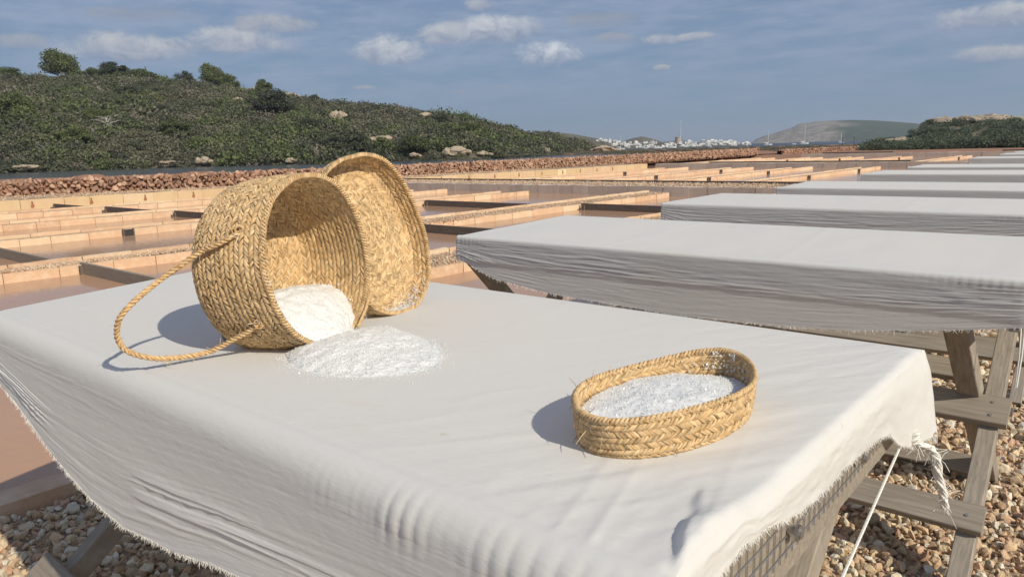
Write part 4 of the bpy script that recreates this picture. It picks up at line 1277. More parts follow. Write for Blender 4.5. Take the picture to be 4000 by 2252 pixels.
# boats
def boat(px, py, length_px, mast_px, label, sail=True, d=None):
    v = ray(px, py)
    t = (-1.2 - CAM[2]) / v[2] if v[2] < -.002 else 700 / math.hypot(v[0], v[1])
    P = CAM + v * t; dd = np.hypot(P[0], P[1])
    if dd > 900 or dd < 250: P = at_dist(px, py, 640); dd = 640
    P[2] = -1.2 if dd < 900 else P[2]
    k = DS / F_PX * dd
    b = empty('sailboat' if sail else 'motorboat', P, math.atan2(-P[0], P[1]) + rng.uniform(-.4, .4)); tag(b, label, 'boat', 'boats moored in the bay')
    L = length_px * k; mb = MB()
    xs = np.linspace(-.5, .5, 9); V = []
    for x in xs:
        wd = .16 * (1 - (2 * max(0, x)) ** 2.2) * (1 if x > -.45 else .8); sh = .11 + .05 * x
        V += [(x * L, -wd * L, sh * L), (x * L, -wd * .7 * L, -.03 * L), (x * L, wd * .7 * L, -.03 * L), (x * L, wd * L, sh * L), (x * L, 0, sh * L)]
    F_ = grid_faces(9, 5); ex = np.array([[i * 5 + 4, i * 5, (i + 1) * 5, (i + 1) * 5 + 4] for i in range(8)])
    mb.add(V, np.concatenate([F_, ex])); mb.build('hull', HULL, b)
    mb = MB(); mb.box((-.08 * L, 0, .16 * L), (.34 * L, .18 * L, .10 * L)); mb.build('cabin', HULL, b)
    mb = MB(); mb.box((-.08 * L, 0, .17 * L), (.30 * L, .185 * L, .035 * L)); mb.build('windows', DARKWIN, b)
    if sail:
        mb = MB(); mb.tube([(0.05 * L, 0, .1 * L), (.05 * L, 0, mast_px * k)], .45 * k, 5); mb.build('mast', HULL, b)
        mb = MB(); mb.tube([(.04 * L, 0, .26 * L), (-.38 * L, 0, .27 * L)], .7 * k, 5); mb.build('furled_sail', HULL, b)
        mb = MB(); mb.tube([(.5 * L, 0, .12 * L), (.05 * L, 0, mast_px * k * .97)], .18 * k, 3); mb.tube([(-.48 * L, 0, .12 * L), (.05 * L, 0, mast_px * k * .97)], .18 * k, 3); mb.build('stays', METAL, b)['kind'] = 'stuff'
boat(1931, 361.5, 20, 34, 'sailboat moored before the rocky tip of the headland')
boat(2023, 357.5, 20, 42, 'sailboat with the tallest mast, in front of the green headland')
boat(2115, 355, 13, 22, 'small distant sailboat, farthest right in the bay')
boat(1711, 370, 16, 62, 'sailboat whose tall mast rises above the white town')
boat(1517, 377, 20, 14, 'white motor yacht at the left end of the town quay', False)
boat(1560, 376, 24, 32, 'white sailboat off the left part of the town')
boat(1537, 375, 14, 24, 'small sailboat between two larger white boats')
boat(1997, 359, 11, 0, 'small white motorboat left of the tallest mast', False)
boat(1655, 373, 20, 0, 'white motorboat below the low dry hill', False)
boat(1690, 372, 22, 0, 'long white motorboat below the watchtower', False)
boat(1780, 369.5, 20, 24, 'sailboat moored below the right part of the town')
boat(1846, 367, 16, 0, 'white motorboat off the right end of the town', False)
boat(1886, 364, 8, 0, 'tiny white boat in the gap between town and headland', False)
boat(1620, 374, 16, 20, 'small sailboat off the middle of the town')
# two slim posts on the embankment
for px, lab in ((2120, 'thin dark post on the far embankment, left of two'), (2148, 'thin dark post on the far embankment, right of two')):
    P = at_dist(px, 364, 160); e = empty('fence_post', P); tag(e, lab, 'post', 'posts on the embankment')
    mb = MB(); mb.bar((0, 0, -.4), (0, 0, 1.5), .12, .12, up=(0, 1, 0)); mb.build('post_shaft', WETWOOD, e)
# ================================================================== THE TABLES
Z_TOP = 1.085
L_T = 2.5
def mk_planks():
    """parts of a drying table in local coordinates: x from 0 (right end) to -L, y from 0 (near edge) to W"""
    parts = []
    W = 1.2; zt = 1.07; zb = .965
    def P(name, f, m=WOOD, under=None):
        mb = MB(); f(mb); parts.append((name, mb.mesh(name, m), under)); return len(parts) - 1
    P('side_board', lambda b: b.bar((-.02, .03, (zt + zb) / 2), (-L_T + .02, .03, (zt + zb) / 2), .03, zt - zb, bev=.003))
    P('side_board', lambda b: b.bar((-.02, W - .03, (zt + zb) / 2), (-L_T + .02, W - .03, (zt + zb) / 2), .03, zt - zb, bev=.003))
    P('end_board', lambda b: b.bar((-.024, .018, .987), (-.024, W - .018, .987), .035, .15, bev=.003))
    P('end_board', lambda b: b.bar((-L_T + .034, .018, (zt + zb) / 2), (-L_T + .034, W - .018, (zt + zb) / 2), .035, zt - zb, bev=.003))
    for x in (-.6, -1.25, -1.9):
        P('cross_bar', lambda b: b.bar((x, .05, .985), (x, W - .05, .985), .05, .03))
    def wire(b):
        for x in np.arange(-L_T + .05, -.03, .1): b.tube([(x, .05, 1.064), (x, W - .05, 1.064)], .0015, 3)
        for y in np.arange(.05, W - .03, .1): b.tube([(-L_T + .05, y, 1.064), (-.05, y, 1.064)], .0015, 3)
        # mesh turned down over the right end board
        for y in np.arange(.02, W, .024): b.tube([(-.0045, y, 1.064), (-.0045, y + .003, .945)], .0011, 3)
        for z in (1.052, 1.028, 1.004, .980, .956): b.tube([(-.0045, .02, z), (-.0045, W - .02, z)], .0011, 3)
    P('wire_mesh', wire, METAL)
    def bolt(b, y): b.tube([(-.012, y, .985), (.016, y, .985)], .0075, 8); b.tube([(.006, y, .985), (.012, y, .985)], .012, 6)
    for y in (.39, .72): P('bolt', lambda b, y=y: bolt(b, y), METAL)
    # trestles: crossing legs; F leans away (foot near), G leans towards (foot far)
    for sx, s in ((-.12, 0), (-2.37, 1)):
        def Fleg(b): b.bar((sx + .03, -.20, 0.0), (sx + .0, 1.10, .96), .062, .07, up=(0, -.6, .8), bev=.003)
        def Gleg(b): b.bar((sx - .03, 1.01, 0.0), (sx - .085, .085, .96), .075, .07, up=(0, -.7, -.7), bev=.003)
        li = P('leg', Fleg, WOODL); P('leg', Gleg, WOODL)
        def cb(b): b.tube([(sx + .075, .48, .50), (sx - .13, .48, .50)], .010, 8); b.tube([(sx + .07, .48, .50), (sx + .08, .48, .50)], .017, 6)
        P('bolt', cb, METAL, li)
    n = np.array([0, -.60, .80]); dr = np.array([0, .80, .60])
    def rail_on_F(yc, zc, wdt, x0, x1, th=.035):
        c = np.array([0, yc, zc]) + n * (.035 + th / 2)
        def f(b): b.bar((x0, c[1], c[2]), (x1, c[1] + .004, c[2]), wdt, th, up=tuple(n), bev=.003)
        k = P('rail', f)
        return c + n * th / 2, k
    c1, k1 = rail_on_F(.44, .47, .125, -.045, -2.47)
    c2, k2 = rail_on_F(.065, .195, .105, -.05, -2.46)
    gn = np.array([0, -.72, -.69])
    P('rail', lambda b: b.bar((-.2, .93, .075), (-2.42, .93, .075), .09, .035, up=(0, -.69, .72), bev=.003))
    P('rail', lambda b: b.bar((-.2, .60, .60), (-2.42, .60, .60), .09, .035, up=(0, -.69, .72), bev=.003))
    def screw(b, c): b.tube([tuple(c - n * .004), tuple(c + n * .003)], .006, 8)
    for c, off, kk in ((c1, .03, k1), (c1, -.03, k1), (c2, 0.0, k2)):
        q = c + dr * off + np.array([-.10, 0, 0]); P('screw', lambda b, q=q: screw(b, q), METAL, kk)
    q = c2 + np.array([-.48, 0, 0]); P('screw', lambda b, q=q: screw(b, q), METAL, k2)
    return parts
TABLE_PARTS = mk_planks()
# origin = near right corner; (x, y, width scale, rz)
TABLES = [(-.33, .60, .98, .004), (-.25, 2.75, 1.0, .004), (-.35, 5.12, 1.0, .0), (-.28, 7.30, 1.0, -.004), (-.36, 10.45, 1.0, 0), (-.38, 13.0, 1.0, 0), (-.36, 18.1, 1.0, 0), (-.30, 21.8, 1.0, 0), (-.32, 24.6, 1.0, 0)]
ordn = ['nearest, carrying the baskets', 'second from the viewer, right behind the basket table', 'third from the viewer', 'fourth from the viewer', 'fifth in the row', 'sixth in the row', 'seventh, small in the distance', 'second to last of the row', 'last and farthest of the row']
for i, (x, y, ws, rz) in enumerate(TABLES):
    t = empty('drying_table', (x, y, 0), rz); t.scale = (.92 if i == 0 else 1, ws, 1)
    tag(t, 'wooden trestle table under white canvas, ' + ordn[i], 'table', 'drying tables in a row along the pans')
    made = []
    for name, me, under in TABLE_PARTS:
        if i > 3 and name in ('screw', 'bolt', 'wire_mesh', 'cross_bar'): made.append(None); continue
        o = link(name, me, t if under is None else made[under]); made.append(o)
        if name == 'wire_mesh': o['kind'] = 'stuff'

# ------------------------------------------------------------------ canvas covers
def smoothstep(a, b, x):
    t = np.clip((x - a) / (b - a), 0, 1); return t * t * (3 - 2 * t)

def cover(name, corners, hem_near, label, hires, r_edge=.018, seed=0, side_in=.0, hem_far=.12, sag=.012):
    """corners: near-left, far-left, far-right, near-right (x, y); hem_near: function u -> z of the near hem; u 0 left .. 1 right"""
    nl, fl, fr, nr_ = [np.array(c, float) for c in corners]
    nu = 520 if hires == 2 else 260 if hires == 1 else 60
    nt = 150 if hires == 2 else 60 if hires == 1 else 16
    ns = 150 if hires == 2 else 80 if hires == 1 else 16
    u = np.linspace(0, 1, nu)
    # cross profile samples: near hem -> edge -> top -> far edge -> far hem
    sN = np.linspace(1, 0, ns); tT = np.linspace(0, 1, nt)
    U = u[:, None]
    near = nl * (1 - U) + nr_ * U; far = fl * (1 - U) + fr * U          # (nu,2)
    hem = np.array([hem_near(q) for q in u])
    Lx = np.linalg.norm(nr_ - nl)
    X = u * Lx
    rows = []
    # near side: s=1 hem .. s=0 edge
    top_z = Z_TOP
    ph = np.linspace(0, math.pi / 2, 7)
    for s in sN:
        z = (top_z - r_edge) + (hem - (top_z - r_edge)) * s
        dep = (top_z - r_edge - z)                                     # distance below edge
        board = .105
        yin = dep * side_in if hires == 2 else np.where(dep > board, (dep - board) * side_in / .15, 0)
        if hires == 2:
            # the sheet bellies: soft folds sweeping down to the right, tighter near the hem
            wp = .55 * fbm(X * 1.1, s * 1.5 + 0 * X, 3, 3)
            w_ = s * 10.0 + X * .9 + wp * 1.6
            low = smoothstep(.22, .95, np.full_like(X, s))
            rid = lambda a_, b_, sd, p: (1 - np.abs(noise2(a_, b_, sd))) ** p
            m1 = smoothstep(-.25, .45, noise2(X * 1.4 + 2, s * 2.2 + 0 * X, 17)); m2 = smoothstep(-.2, .5, noise2(X * 2.3 + 9, s * 3.0 + 0 * X, 18))
            fold = rid(w_ * 1.0, X * .45 + s, 12, 4) * m1 * 1.0 + rid(w_ * 2.1 + 3, X * .8 - s * 1.3, 15, 5) * m2 * .8 + rid(w_ * 4.3 + X * 1.5, X * 1.9, 16, 5) * m1 * .45
            fold2 = fbm(X * 4.0 + s * 6, s * 22 + X * 5.0, 22, 4)
            out_ = (.0009 + .0068 * low) * fold + (.0004 + .0012 * low) * fold2 + .004 * fbm(X * 1.7, s * 2.0 + 0 * X, 27, 2) * s
            g_ = smoothstep(Lx - .66, Lx - .34, X) * (1 - s) ** 9
            gx = X * 118 + 5.0 * fbm(X * 4, 0 * X + .5, 28, 2)
            out_ = out_ + .0036 * g_ * np.abs(np.sin(gx)) ** .8 * (.5 + .8 * noise2(X * 11, 0 * X + 4, 29))
            # corner where the hem is pulled in tight
        else:
            w_ = s * 17.0 + X * .5 + 1.1 * fbm(X * 2.6, s * 3 + 0 * X, seed + 3, 4)
            fold = (1 - np.abs(noise2(w_ * 1.4, X * 2.4, seed + 12))) ** 4 * smoothstep(-.3, .5, noise2(X * 2.1, s * 4 + 0 * X, seed + 13))
            amp = .0006 + .0013 * np.minimum(1, s * 1.6)
            amp = amp * (1 - .72 * smoothstep(board - .01, board + .035, dep))
            out_ = amp * (fold * 1.5 + 1.3 * fbm(X * 7, s * 34 + X * 1.2, seed + 2, 4))
            g_ = (np.exp(-((X - .06) / .20) ** 2) + np.exp(-((X - Lx + .1) / .22) ** 2))
            edge_g = np.exp(-(dep / .022) ** 2) + np.exp(-((dep - board) / .018) ** 2) * (X < .6)
            out_ = out_ + .0030 * g_ * edge_g * np.abs(np.sin(X * 110))
            out_ = out_ - .004 * smoothstep(board, board + .03, dep)
        y = near[:, 1] + yin - out_
        rows.append(np.stack([near[:, 0], y, z + 0 * y], -1))
    for k in range(1, 7):                                              # rounding over the edge
        a = ph[k]
        y = near[:, 1] + r_edge * (1 - math.cos(a)); z = top_z - r_edge + r_edge * math.sin(a)
        g = 0
        if hires == 2:
            g = -(.0036 * smoothstep(Lx - .66, Lx - .34, X) * np.abs(np.sin(X * 118 + 5.0 * fbm(X * 4, 0 * X + .5, 28, 2))) ** .8 * (.5 + .8 * noise2(X * 11, 0 * X + 4, 29)) * math.cos(a))
        elif hires == 1:
            g = .0028 * (np.exp(-((X - .06) / .20) ** 2) + np.exp(-((X - Lx + .1) / .22) ** 2)) * np.abs(np.sin(X * 110)) * math.cos(a)
        rows.append(np.stack([near[:, 0], y + (g if hires == 2 else -g), z + 0 * y], -1))
    n_side = len(rows)
    for t in tT[1:-1]:
        yk = near[:, 1] + r_edge + (far[:, 1] - near[:, 1] - 2 * r_edge) * t
        xk = near[:, 0] + (far[:, 0] - near[:, 0]) * t
        mid = np.sin(np.pi * t) * np.sin(np.pi * np.clip(u, 0, 1))
        z = top_z - sag * mid ** .7 + (.0008 if hires == 2 else .0022) * fbm(xk * 2.2, yk * 2.2, seed + 31, 3)
        if hires == 2:
            # tension creases running to the two right corners
            rr = np.hypot(xk - nr_[0], (yk - far[:, 1] + .0)); ang = np.arctan2(far[:, 1] - yk, nr_[0] - xk)
            k_ = np.exp(-((xk - nr_[0]) / .38) ** 2)
            z = z + k_ * (.0010 * fbm(ang * 9, rr * 3.0, 41, 3) + .0022 * fbm((xk - yk * .62) * 26, (xk + yk) * 3.5, 43, 3))
            cr_ = np.exp(-((xk - nr_[0]) / .25) ** 2 - ((yk - nr_[1]) / .35) ** 2)
            z = z + cr_ * (.0035 * (1 - np.abs(noise2((xk - nr_[0]) * 17 + yk * 5, yk * 2.0 + xk, 46))) ** 3 + .002 * fbm(xk * 30, yk * 10, 47, 3))
            dl_ = (xk + .385) + .30 * (yk - .80)
            pk = smoothstep(-.010, .006, dl_ + .006 * noise2(yk * 30, xk * 3, 48)) * smoothstep(.86, .78, yk)
            z = z + pk * (.011 + .006 * fbm(xk * 32, yk * 22, 49, 3))
            z = z + .0009 * np.exp(-((xk - nr_[0]) / .9) ** 2) * rid(xk * 7 - yk * 5.5, xk * 1.5 + yk * 2, 51, 5)
            z = z - .010 * smoothstep(.09, .03, yk - near[:, 1]) ** 2
        else:
            z = z + .0016 * fbm(xk * 7, yk * 3, seed + 40, 2)
        # shallow pressed fold lines
        z = z + (.0004 if hires == 2 else .0012) * np.exp(-((u - .36 - .02 * t) / .006) ** 2) + (.0003 if hires == 2 else .001) * np.exp(-((u - .68 + .03 * t) / .007) ** 2)
        # rounding at the ends
        dl = u * Lx; dr_ = (1 - u) * Lx
        e = np.minimum(dl, dr_); z = z - .009 * np.clip(1 - e / .014, 0, 1) ** 2
        rows.append(np.stack([xk, yk, z], -1))
    for k in range(0, 5):
        a = math.pi / 2 * (1 - k / 4)
        y = far[:, 1] - r_edge * (1 - math.cos(a)); z = top_z - r_edge + r_edge * math.sin(a)
        rows.append(np.stack([far[:, 0], y, z + 0 * y], -1))
    for s in np.linspace(.2, 1, 6):
        rows.append(np.stack([far[:, 0], far[:, 1] + .002 + 0 * u, top_z - r_edge - hem_far * s + 0 * u], -1))
    G = np.stack(rows, 1)                                             # (nu, rows, 3)
    mb = MB(); mb.add(G.reshape(-1, 3), grid_faces(nu, G.shape[1]))
    # ends: hang from the boundary column
    for side in (0, 1):
        col = G[0 if side == 0 else -1]                                # from near hem to far hem
        topc = col[n_side - 6: -6]
        m_ = len(topc); k_ = 22 if hires else 5
        D = []
        for q in range(k_):
            s = q / (k_ - 1)
            y = topc[:, 1]
            if side == 1 and hires == 2:
                drop = np.interp(y, [.6, .72, .80, .86, 1.0, 1.3, 1.46, 1.54, 1.62, 1.80], [.075, .055, .04, .035, .066, .075, .095, .15, .175, .175])
                drop = drop + .006 * fbm(y * 18, y * 0 + 1.0, 8, 3)
            else:
                drop = np.full(m_, .115)
            sx = 1 if side else -1
            flare = .003 * min(1, s * 5) + .028 * s * (smoothstep(1.45, 1.75, y) if (side == 1 and hires == 2) else 0)
            crk = .0022 * fbm(y * 22, s * 5 + 0 * y, 55, 3) * min(1, s * 4) if hires else 0
            D.append(np.stack([topc[:, 0] + sx * (flare + crk + .004 * math.sin(min(1, s * 6) * math.pi / 2) * min(1, s * 4)), y, topc[:, 2] - drop * s], -1))
        D = np.stack(D, 1)
        mb.add(D.reshape(-1, 3), grid_faces(m_, k_) if side else grid_faces(m_, k_)[:, ::-1])
    # near corners: the sheet below the board wraps round and is tied back
    cv = empty(name, (0, 0, 0)); tag(cv, label, 'canvas cover', 'white canvas covers on the drying tables')
    me = mb.mesh('sheet', CANVAS, True)
    link('sheet', me, cv)
    return cv, G, (D if hires else None)

def hem_T2(u):
    return float(np.interp(u, [0, .012, .1, .25, .52, .70, .8, .9, 1], [.955, .952, .875, .835, .815, .83, .85, .885, .93]))
def hem_T1(u):
    # u 0 left end .. 1 right end
    return float(np.interp(u, [0, .03, .075, .16, .28, .333, .394, .468, .573, .635, .8, .9, 1], [.958, .952, .935, .895, .825, .804, .784, .775, .80, .826, .865, .89, .93]))

cov1, G1, D1 = cover('canvas_cover', [(-2.62, .575), (-2.95, 1.745), (-.325, 1.765), (-.335, .580)], hem_T1, 'white canvas stretched over the nearest table, carrying the spilled salt', 2, r_edge=.052, side_in=-.17, sag=.0)
COVLAB = {1: 'white canvas over the second table, frayed sagging near side', 2: 'white canvas over the third table, dark wrinkled side', 3: 'white canvas over the fourth table, faint yellow stains', 4: 'white canvas over the fifth table', 5: 'white canvas over the sixth table', 6: 'white canvas over the small seventh table', 7: 'white canvas over the second to last table', 8: 'white canvas over the farthest table'}
covs = {}
for i in range(1, 9):
    x, y, ws, rz = TABLES[i]
    xl = x - L_T - .0; yf = y + 1.2 * ws
    skew = [-.02, -.17, -.06, -.12, -.05, -.04, -.04, -.03, -.03][i]
    covs[i] = cover('canvas_cover', [(xl, y - .0), (xl + skew, yf), (x - .06, yf + .02), (x + .012, y + .012)], hem_T2, COVLAB[i], 1 if i < 3 else 0, seed=i * 5, r_edge=.014 + .004 * (i % 3), sag=[0, .010, .004, .016, .008, .014, .006, .01, .01][i])

# frayed hems
def fringe(parent, pts, L, dens, seed, rad=.0007, down=(0, -.2, -1)):
    r = np.random.default_rng(seed); mb = MB()
    pts = np.asarray(pts); seg = np.linalg.norm(np.diff(pts, axis=0), axis=1); cum = np.concatenate([[0], np.cumsum(seg)])
    n = int(cum[-1] * dens)
    for q in r.uniform(0, cum[-1], n):
        p = np.array([np.interp(q, cum, pts[:, k]) for k in range(3)])
        d = np.array(down, float) + r.normal(size=3) * .45; d /= np.linalg.norm(d); l = L * r.uniform(.4, 1.4)
        b = r.normal(size=3) * .35 * l
        mb.tube([p - d * .003, p + d * l * .5 + b * .5, p + d * l + b], np.array([1, .9, .5]) * rad, 3, cap=False)
    o = mb.build('fringe', THREAD, parent); o['kind'] = 'stuff'
fringe(cov1, G1[::4, 0], .006, 700, 1, .0004)
fringe(cov1, D1[::3, -1], .0050, 1000, 2, .0003, (.3, 0, -1))
fringe(covs[1][0], covs[1][1][::4, 0], .009, 260, 3, .0006)

# tie at the far right corner of the first cover: knotted strip and guy line
kn = np.array([-.312, 1.60, .925])
tie = empty('knotted_strip', kn); tie.scale = (.85, .85, .85); tag(tie, 'frayed twisted strip of white cotton hanging from the knot at the table corner', 'cloth strip')
mb = MB(); r = np.random.default_rng(4)
base = np.array([(0, .0, .01), (.012, .01, -.012), (.035, .03, -.02), (.050, .045, -.05), (.056, .055, -.10), (.068, .07, -.15), (.072, .08, -.19)])
tt = np.linspace(0, 1, 40); bt = np.linspace(0, 1, len(base))
cen = np.stack([np.interp(tt, bt, base[:, k]) for k in range(3)], -1)
for k in range(9):
    ph_ = k * 2 * math.pi / 9; rr = .0085 * (1 - .35 * tt) * (.5 + .5 * (k % 3) / 2 + .3)
    p = cen + np.stack([np.cos(tt * 16 + ph_) * rr, np.sin(tt * 16 + ph_) * rr, 0 * tt], -1)
    mb.tube(p, .0036, 5)
mb.build('twisted_tail', THREAD, tie, True)
mb = MB()
for k in range(3):
    q = np.linspace(0, 2 * math.pi, 22); mb.tube(np.stack([.013 * np.cos(q) + .004, .012 * np.sin(q) * (1 if k % 2 else .6), .009 * np.sin(q + k) + .004 * k], -1), .0042, 6, cap=False)
mb.build('knot', THREAD, tie, True)
mb = MB()
for k in range(150):
    p = cen[r.integers(0, 40)] + r.normal(size=3) * .004; d = r.normal(size=3) * .016 + np.array([0, 0, -.012])
    mb.tube([p, p + d * .5 + r.normal(size=3) * .003, p + d], .0006, 3, cap=False)
o = mb.build('loose_threads', THREAD, tie); o['kind'] = 'stuff'
v = ray(3290 / DS, 2252 / DS); pe = CAM + v / v[1] * 1.08
gl = empty('guy_line', (0, 0, 0)); tag(gl, 'taut white cord running down from the knot past the table end', 'cord')
top = kn + np.array([-.012, .0, .0]); q = np.linspace(0, 1, 120)[:, None]; end = top + (pe - top) * 1.42
mb = MB()
for k in range(3):
    line = top * (1 - q) + end * q; a = q[:, 0] * 620 + k * 2.094
    mb.tube(line + np.stack([np.cos(a), np.sin(a), 0 * a], -1) * .0011, .0019, 5)
mb.build('strand', THREAD, gl, True)
# cords hanging at the right end of the second table
hc = empty('hanging_cord', (0, 0, 0)); tag(hc, 'pair of pale cords hanging at the right end of the second table', 'cord')
for dxx in (0, .016):
    v0 = ray((3990 + dxx * 900) / DS, 1262 / DS); v1 = ray((3966 + dxx * 300) / DS, 1512 / DS)
    a = CAM + v0 / v0[1] * 3.05; b = CAM + v1 / v1[1] * 3.0
    mb = MB(); mb.tube([a, (a + b) / 2 + [.003, 0, 0], b], .0032, 6); mb.build('cord', THREAD, hc)

# ================================================================== BASKETS
STR = np.array([(.62, .43, .225), (.68, .495, .280), (.55, .37, .185), (.72, .545, .325), (.50, .33, .160), (.64, .46, .260), (.59, .43, .240)]) * [.93, .87, .78]

def braid_strands(Pf, s0, s1, th0, th1, pitch, inside, amp=.0042, straws=3, seed=0, wid=None, closed=True, tone=1.0):
    """chevron braid on a surface. Pf(theta, s) -> (P, N) arrays. row between s0 and s1 (s in metres along the profile)"""
    r = np.random.default_rng(seed)
    n = int(round((th1 - th0) / pitch)); dth = (th1 - th0) / n
    half = (s1 - s0) / 2
    K = 6
    t = np.linspace(0, 1, K)
    Vs = []; Cs = []
    for arm in (0, 1):
        for j in range(straws):
            i = np.arange(n)
            base = th0 + i * dth + (j - (straws - 1) / 2) * dth / straws * .92 + arm * dth * .5 + r.uniform(-.11, .11, n) * dth
            # runs from the row's outer border to a bit past its centre
            skew = 1.30 * (1 + r.uniform(-.22, .22, n))
            T_ = base[:, None] + (t[None] * dth * skew[:, None]) * (1 if not inside else -1)
            f = -0.10 + t * 1.28
            if arm == 0: S = s0 + half * f
            else: S = s1 - half * f
            S = S[None] + r.uniform(-.0006, .0006, (n, 1))
            hgt = amp * (np.sin(np.clip(t * 1.05 + .02, 0, 1) * math.pi) ** .7) + (r.uniform(-.0004, .0007, n))[:, None] - .0008
            hgt = hgt + 0 * T_
            w_ = (half * .20 if wid is None else wid) * (1 - .35 * np.abs(2 * t - 1) ** 2) * (1 + r.uniform(-.15, .2, (n, 1)))
            P, N = Pf(T_, S + 0 * T_)
            if inside: N = -N
            # across direction: mostly along theta
            P2, _ = Pf(T_ + 1e-3, S + 0 * T_); A = P2 - P; A /= np.linalg.norm(A, axis=-1)[..., None] + 1e-9
            P3, _ = Pf(T_, S + 1e-3 + 0 * T_); B = P3 - P; B /= np.linalg.norm(B, axis=-1)[..., None] + 1e-9
            # strand direction and its perpendicular in the surface
            dirv_ = np.gradient(P, axis=1); dirv_ /= np.linalg.norm(dirv_, axis=-1)[..., None] + 1e-9
            X = np.cross(dirv_, N)
            C0 = P + N * hgt[..., None]
            W = w_[..., None]
            L_ = C0 - X * W - N * W * .45; R_ = C0 + X * W - N * W * .45; M_ = C0 + N * W * .35
            V = np.stack([L_, M_, R_], 2)                              # n,K,3,3
            Vs.append(V.reshape(-1, 3))
            c = STR[r.integers(0, len(STR), n)] * r.uniform(.68, 1.24, (n, 1)) * tone
            odd = r.random(n) < .07; c[odd] = c[odd] * np.array([.62, .66, .70])
            Cs.append(np.repeat(c, K * 3, axis=0))
    V = np.concatenate(Vs); C = np.concatenate(Cs)
    m = len(V) // (K * 3)
    f = []
    for k in range(K - 1):
        for a in range(2):
            i0 = k * 3 + a; f.append([i0, i0 + 1, i0 + 4, i0 + 3])
    f = np.array(f)
    Fq = (f[None] + (np.arange(m) * K * 3)[:, None, None]).reshape(-1, 4)
    return V, Fq, C

def surf_fn(C, u, v, n, prof_s, prof_r, prof_a, shape):
    """surface of revolution with measured outline. prof: along-profile s -> radius r and axial position a (along -n)"""
    C = np.array(C); u = np.array(u); v = np.array(v); n = np.array(n)
    def pos(T_, S):
        r_ = np.interp(S, prof_s, prof_r); a_ = np.interp(S, prof_s, prof_a)
        k = shape(T_, a_)
        return C - n * a_[..., None] + (r_ * k)[..., None] * (np.cos(T_)[..., None] * u + np.sin(T_)[..., None] * v)
    def Pf(T_, S):
        P = pos(T_, S)
        e = 2e-3
        A = pos(T_ + e, S) - pos(T_ - e, S); B = pos(T_, S + e) - pos(T_, S - e)
        N = np.cross(B, A); N /= np.linalg.norm(N, axis=-1)[..., None] + 1e-9
        return P, N
    return Pf, pos

def frame(az_, ti):
    n = np.array([math.cos(ti) * math.cos(az_), math.cos(ti) * math.sin(az_), math.sin(ti)])
    u = np.cross([0, 0, 1.0], n); u /= np.linalg.norm(u); v = np.cross(n, u)
    return n, u, v

def woven(name, Pf, pos, s_list, label, cat, pitch_m, rmean, seed, inner=True, outer=True, amp=.0042, straws=3, shell_s=None, rowname='braided_row', flip=1, rim_r=.0045, group=None, loose=70, nsub=None):
    bk = empty(name, (0, 0, 0)); tag(bk, label, cat, group)
    nrow = len(s_list) - 1
    TH = np.linspace(0, 2 * np.pi, 121)
    # body skin beneath the braids
    ss = np.linspace(s_list[0], s_list[-1], 40)
    T_, S = np.meshgrid(TH[:-1], ss, indexing='ij')
    P, N = Pf(T_, S); N = N * flip
    V = np.concatenate([(P + N * .0008).reshape(-1, 3), (P - N * .0008).reshape(-1, 3)])
    f = grid_faces(120, 40, True)
    me = mesh_from('lining', V, [np.concatenate([f, f[:, ::-1] + len(V) // 2])], STRAW, True, np.tile([.32, .20, .09], (len(V), 1)))
    link('lining', me, bk)
    for i in range(nrow):
        mb = MB()
        a, b = s_list[i], s_list[i + 1]
        sm = (a + b) / 2; rm = np.mean([np.linalg.norm(pos(np.array(q), np.array(sm)) - pos(np.array(q + math.pi), np.array(sm))) / 2 for q in (0, 1.5)])
        if rm < .012: continue
        pt = pitch_m / max(rm, .01)
        FN = (lambda T_, S: (lambda q: (q[0], q[1] * flip))(Pf(T_, S)))
        if outer: mb.add(*braid_strands(FN, a, b, 0, 2 * math.pi, pt, False, amp, straws, seed + i))
        if inner: mb.add(*braid_strands(FN, a, b, 0, 2 * math.pi, pt, True, amp * .8, straws, seed + 50 + i))
        mb.build(rowname, STRAW, bk, True)['kind'] = 'stuff'
    # rim binding: slanting wraps around the edge
    mb = MB()
    n = int(2 * math.pi * rmean / .0075)
    r = np.random.default_rng(seed + 99)
    for i in range(n):
        th = 2 * math.pi * i / n
        q = np.linspace(-.25, 1.25, 7) * math.pi
        tt_ = th + np.linspace(-.5, .5, 7) * .011 / rmean
        P, N = Pf(tt_, np.full(7, s_list[0] + .004)); N = N * flip
        P0, _ = Pf(tt_, np.full(7, s_list[0] + .014)); ax = P - P0; ax /= np.linalg.norm(ax, axis=1)[:, None]
        pts = P + N * (np.cos(q) * rim_r)[:, None] + ax * ((np.sin(q)) * rim_r * 1.0 + .001)[:, None]
        mb.tube(pts, .0024 * r.uniform(.8, 1.2), 5, STR[r.integers(0, 7)] * r.uniform(.8, 1.15), cap=False)
    mb.build('rim_binding', STRAW, bk, True)['kind'] = 'stuff'
    # stray straw ends
    mb = MB()
    for i in range(loose):
        th = r.uniform(0, 6.28); s = r.uniform(s_list[0], s_list[-1])
        P, N = Pf(np.array([th]), np.array([s])); N = N[0] * flip * (1 if r.random() < .6 or not inner else -1); P = P[0]
        d = r.normal(size=3); d -= N * (d @ N) * .6; d /= np.linalg.norm(d); l = r.uniform(.008, .028)
        mb.tube([P, P + N * .005 + d * l * .5, P + N * (.005 + r.uniform(0, .008)) + d * l], np.array([.0009, .0007, .0004]), 3, STR[r.integers(0, 7)] * r.uniform(.9, 1.3), cap=False)
    o = mb.build('stray_straws', STRAW, bk); o['kind'] = 'stuff'
    return bk

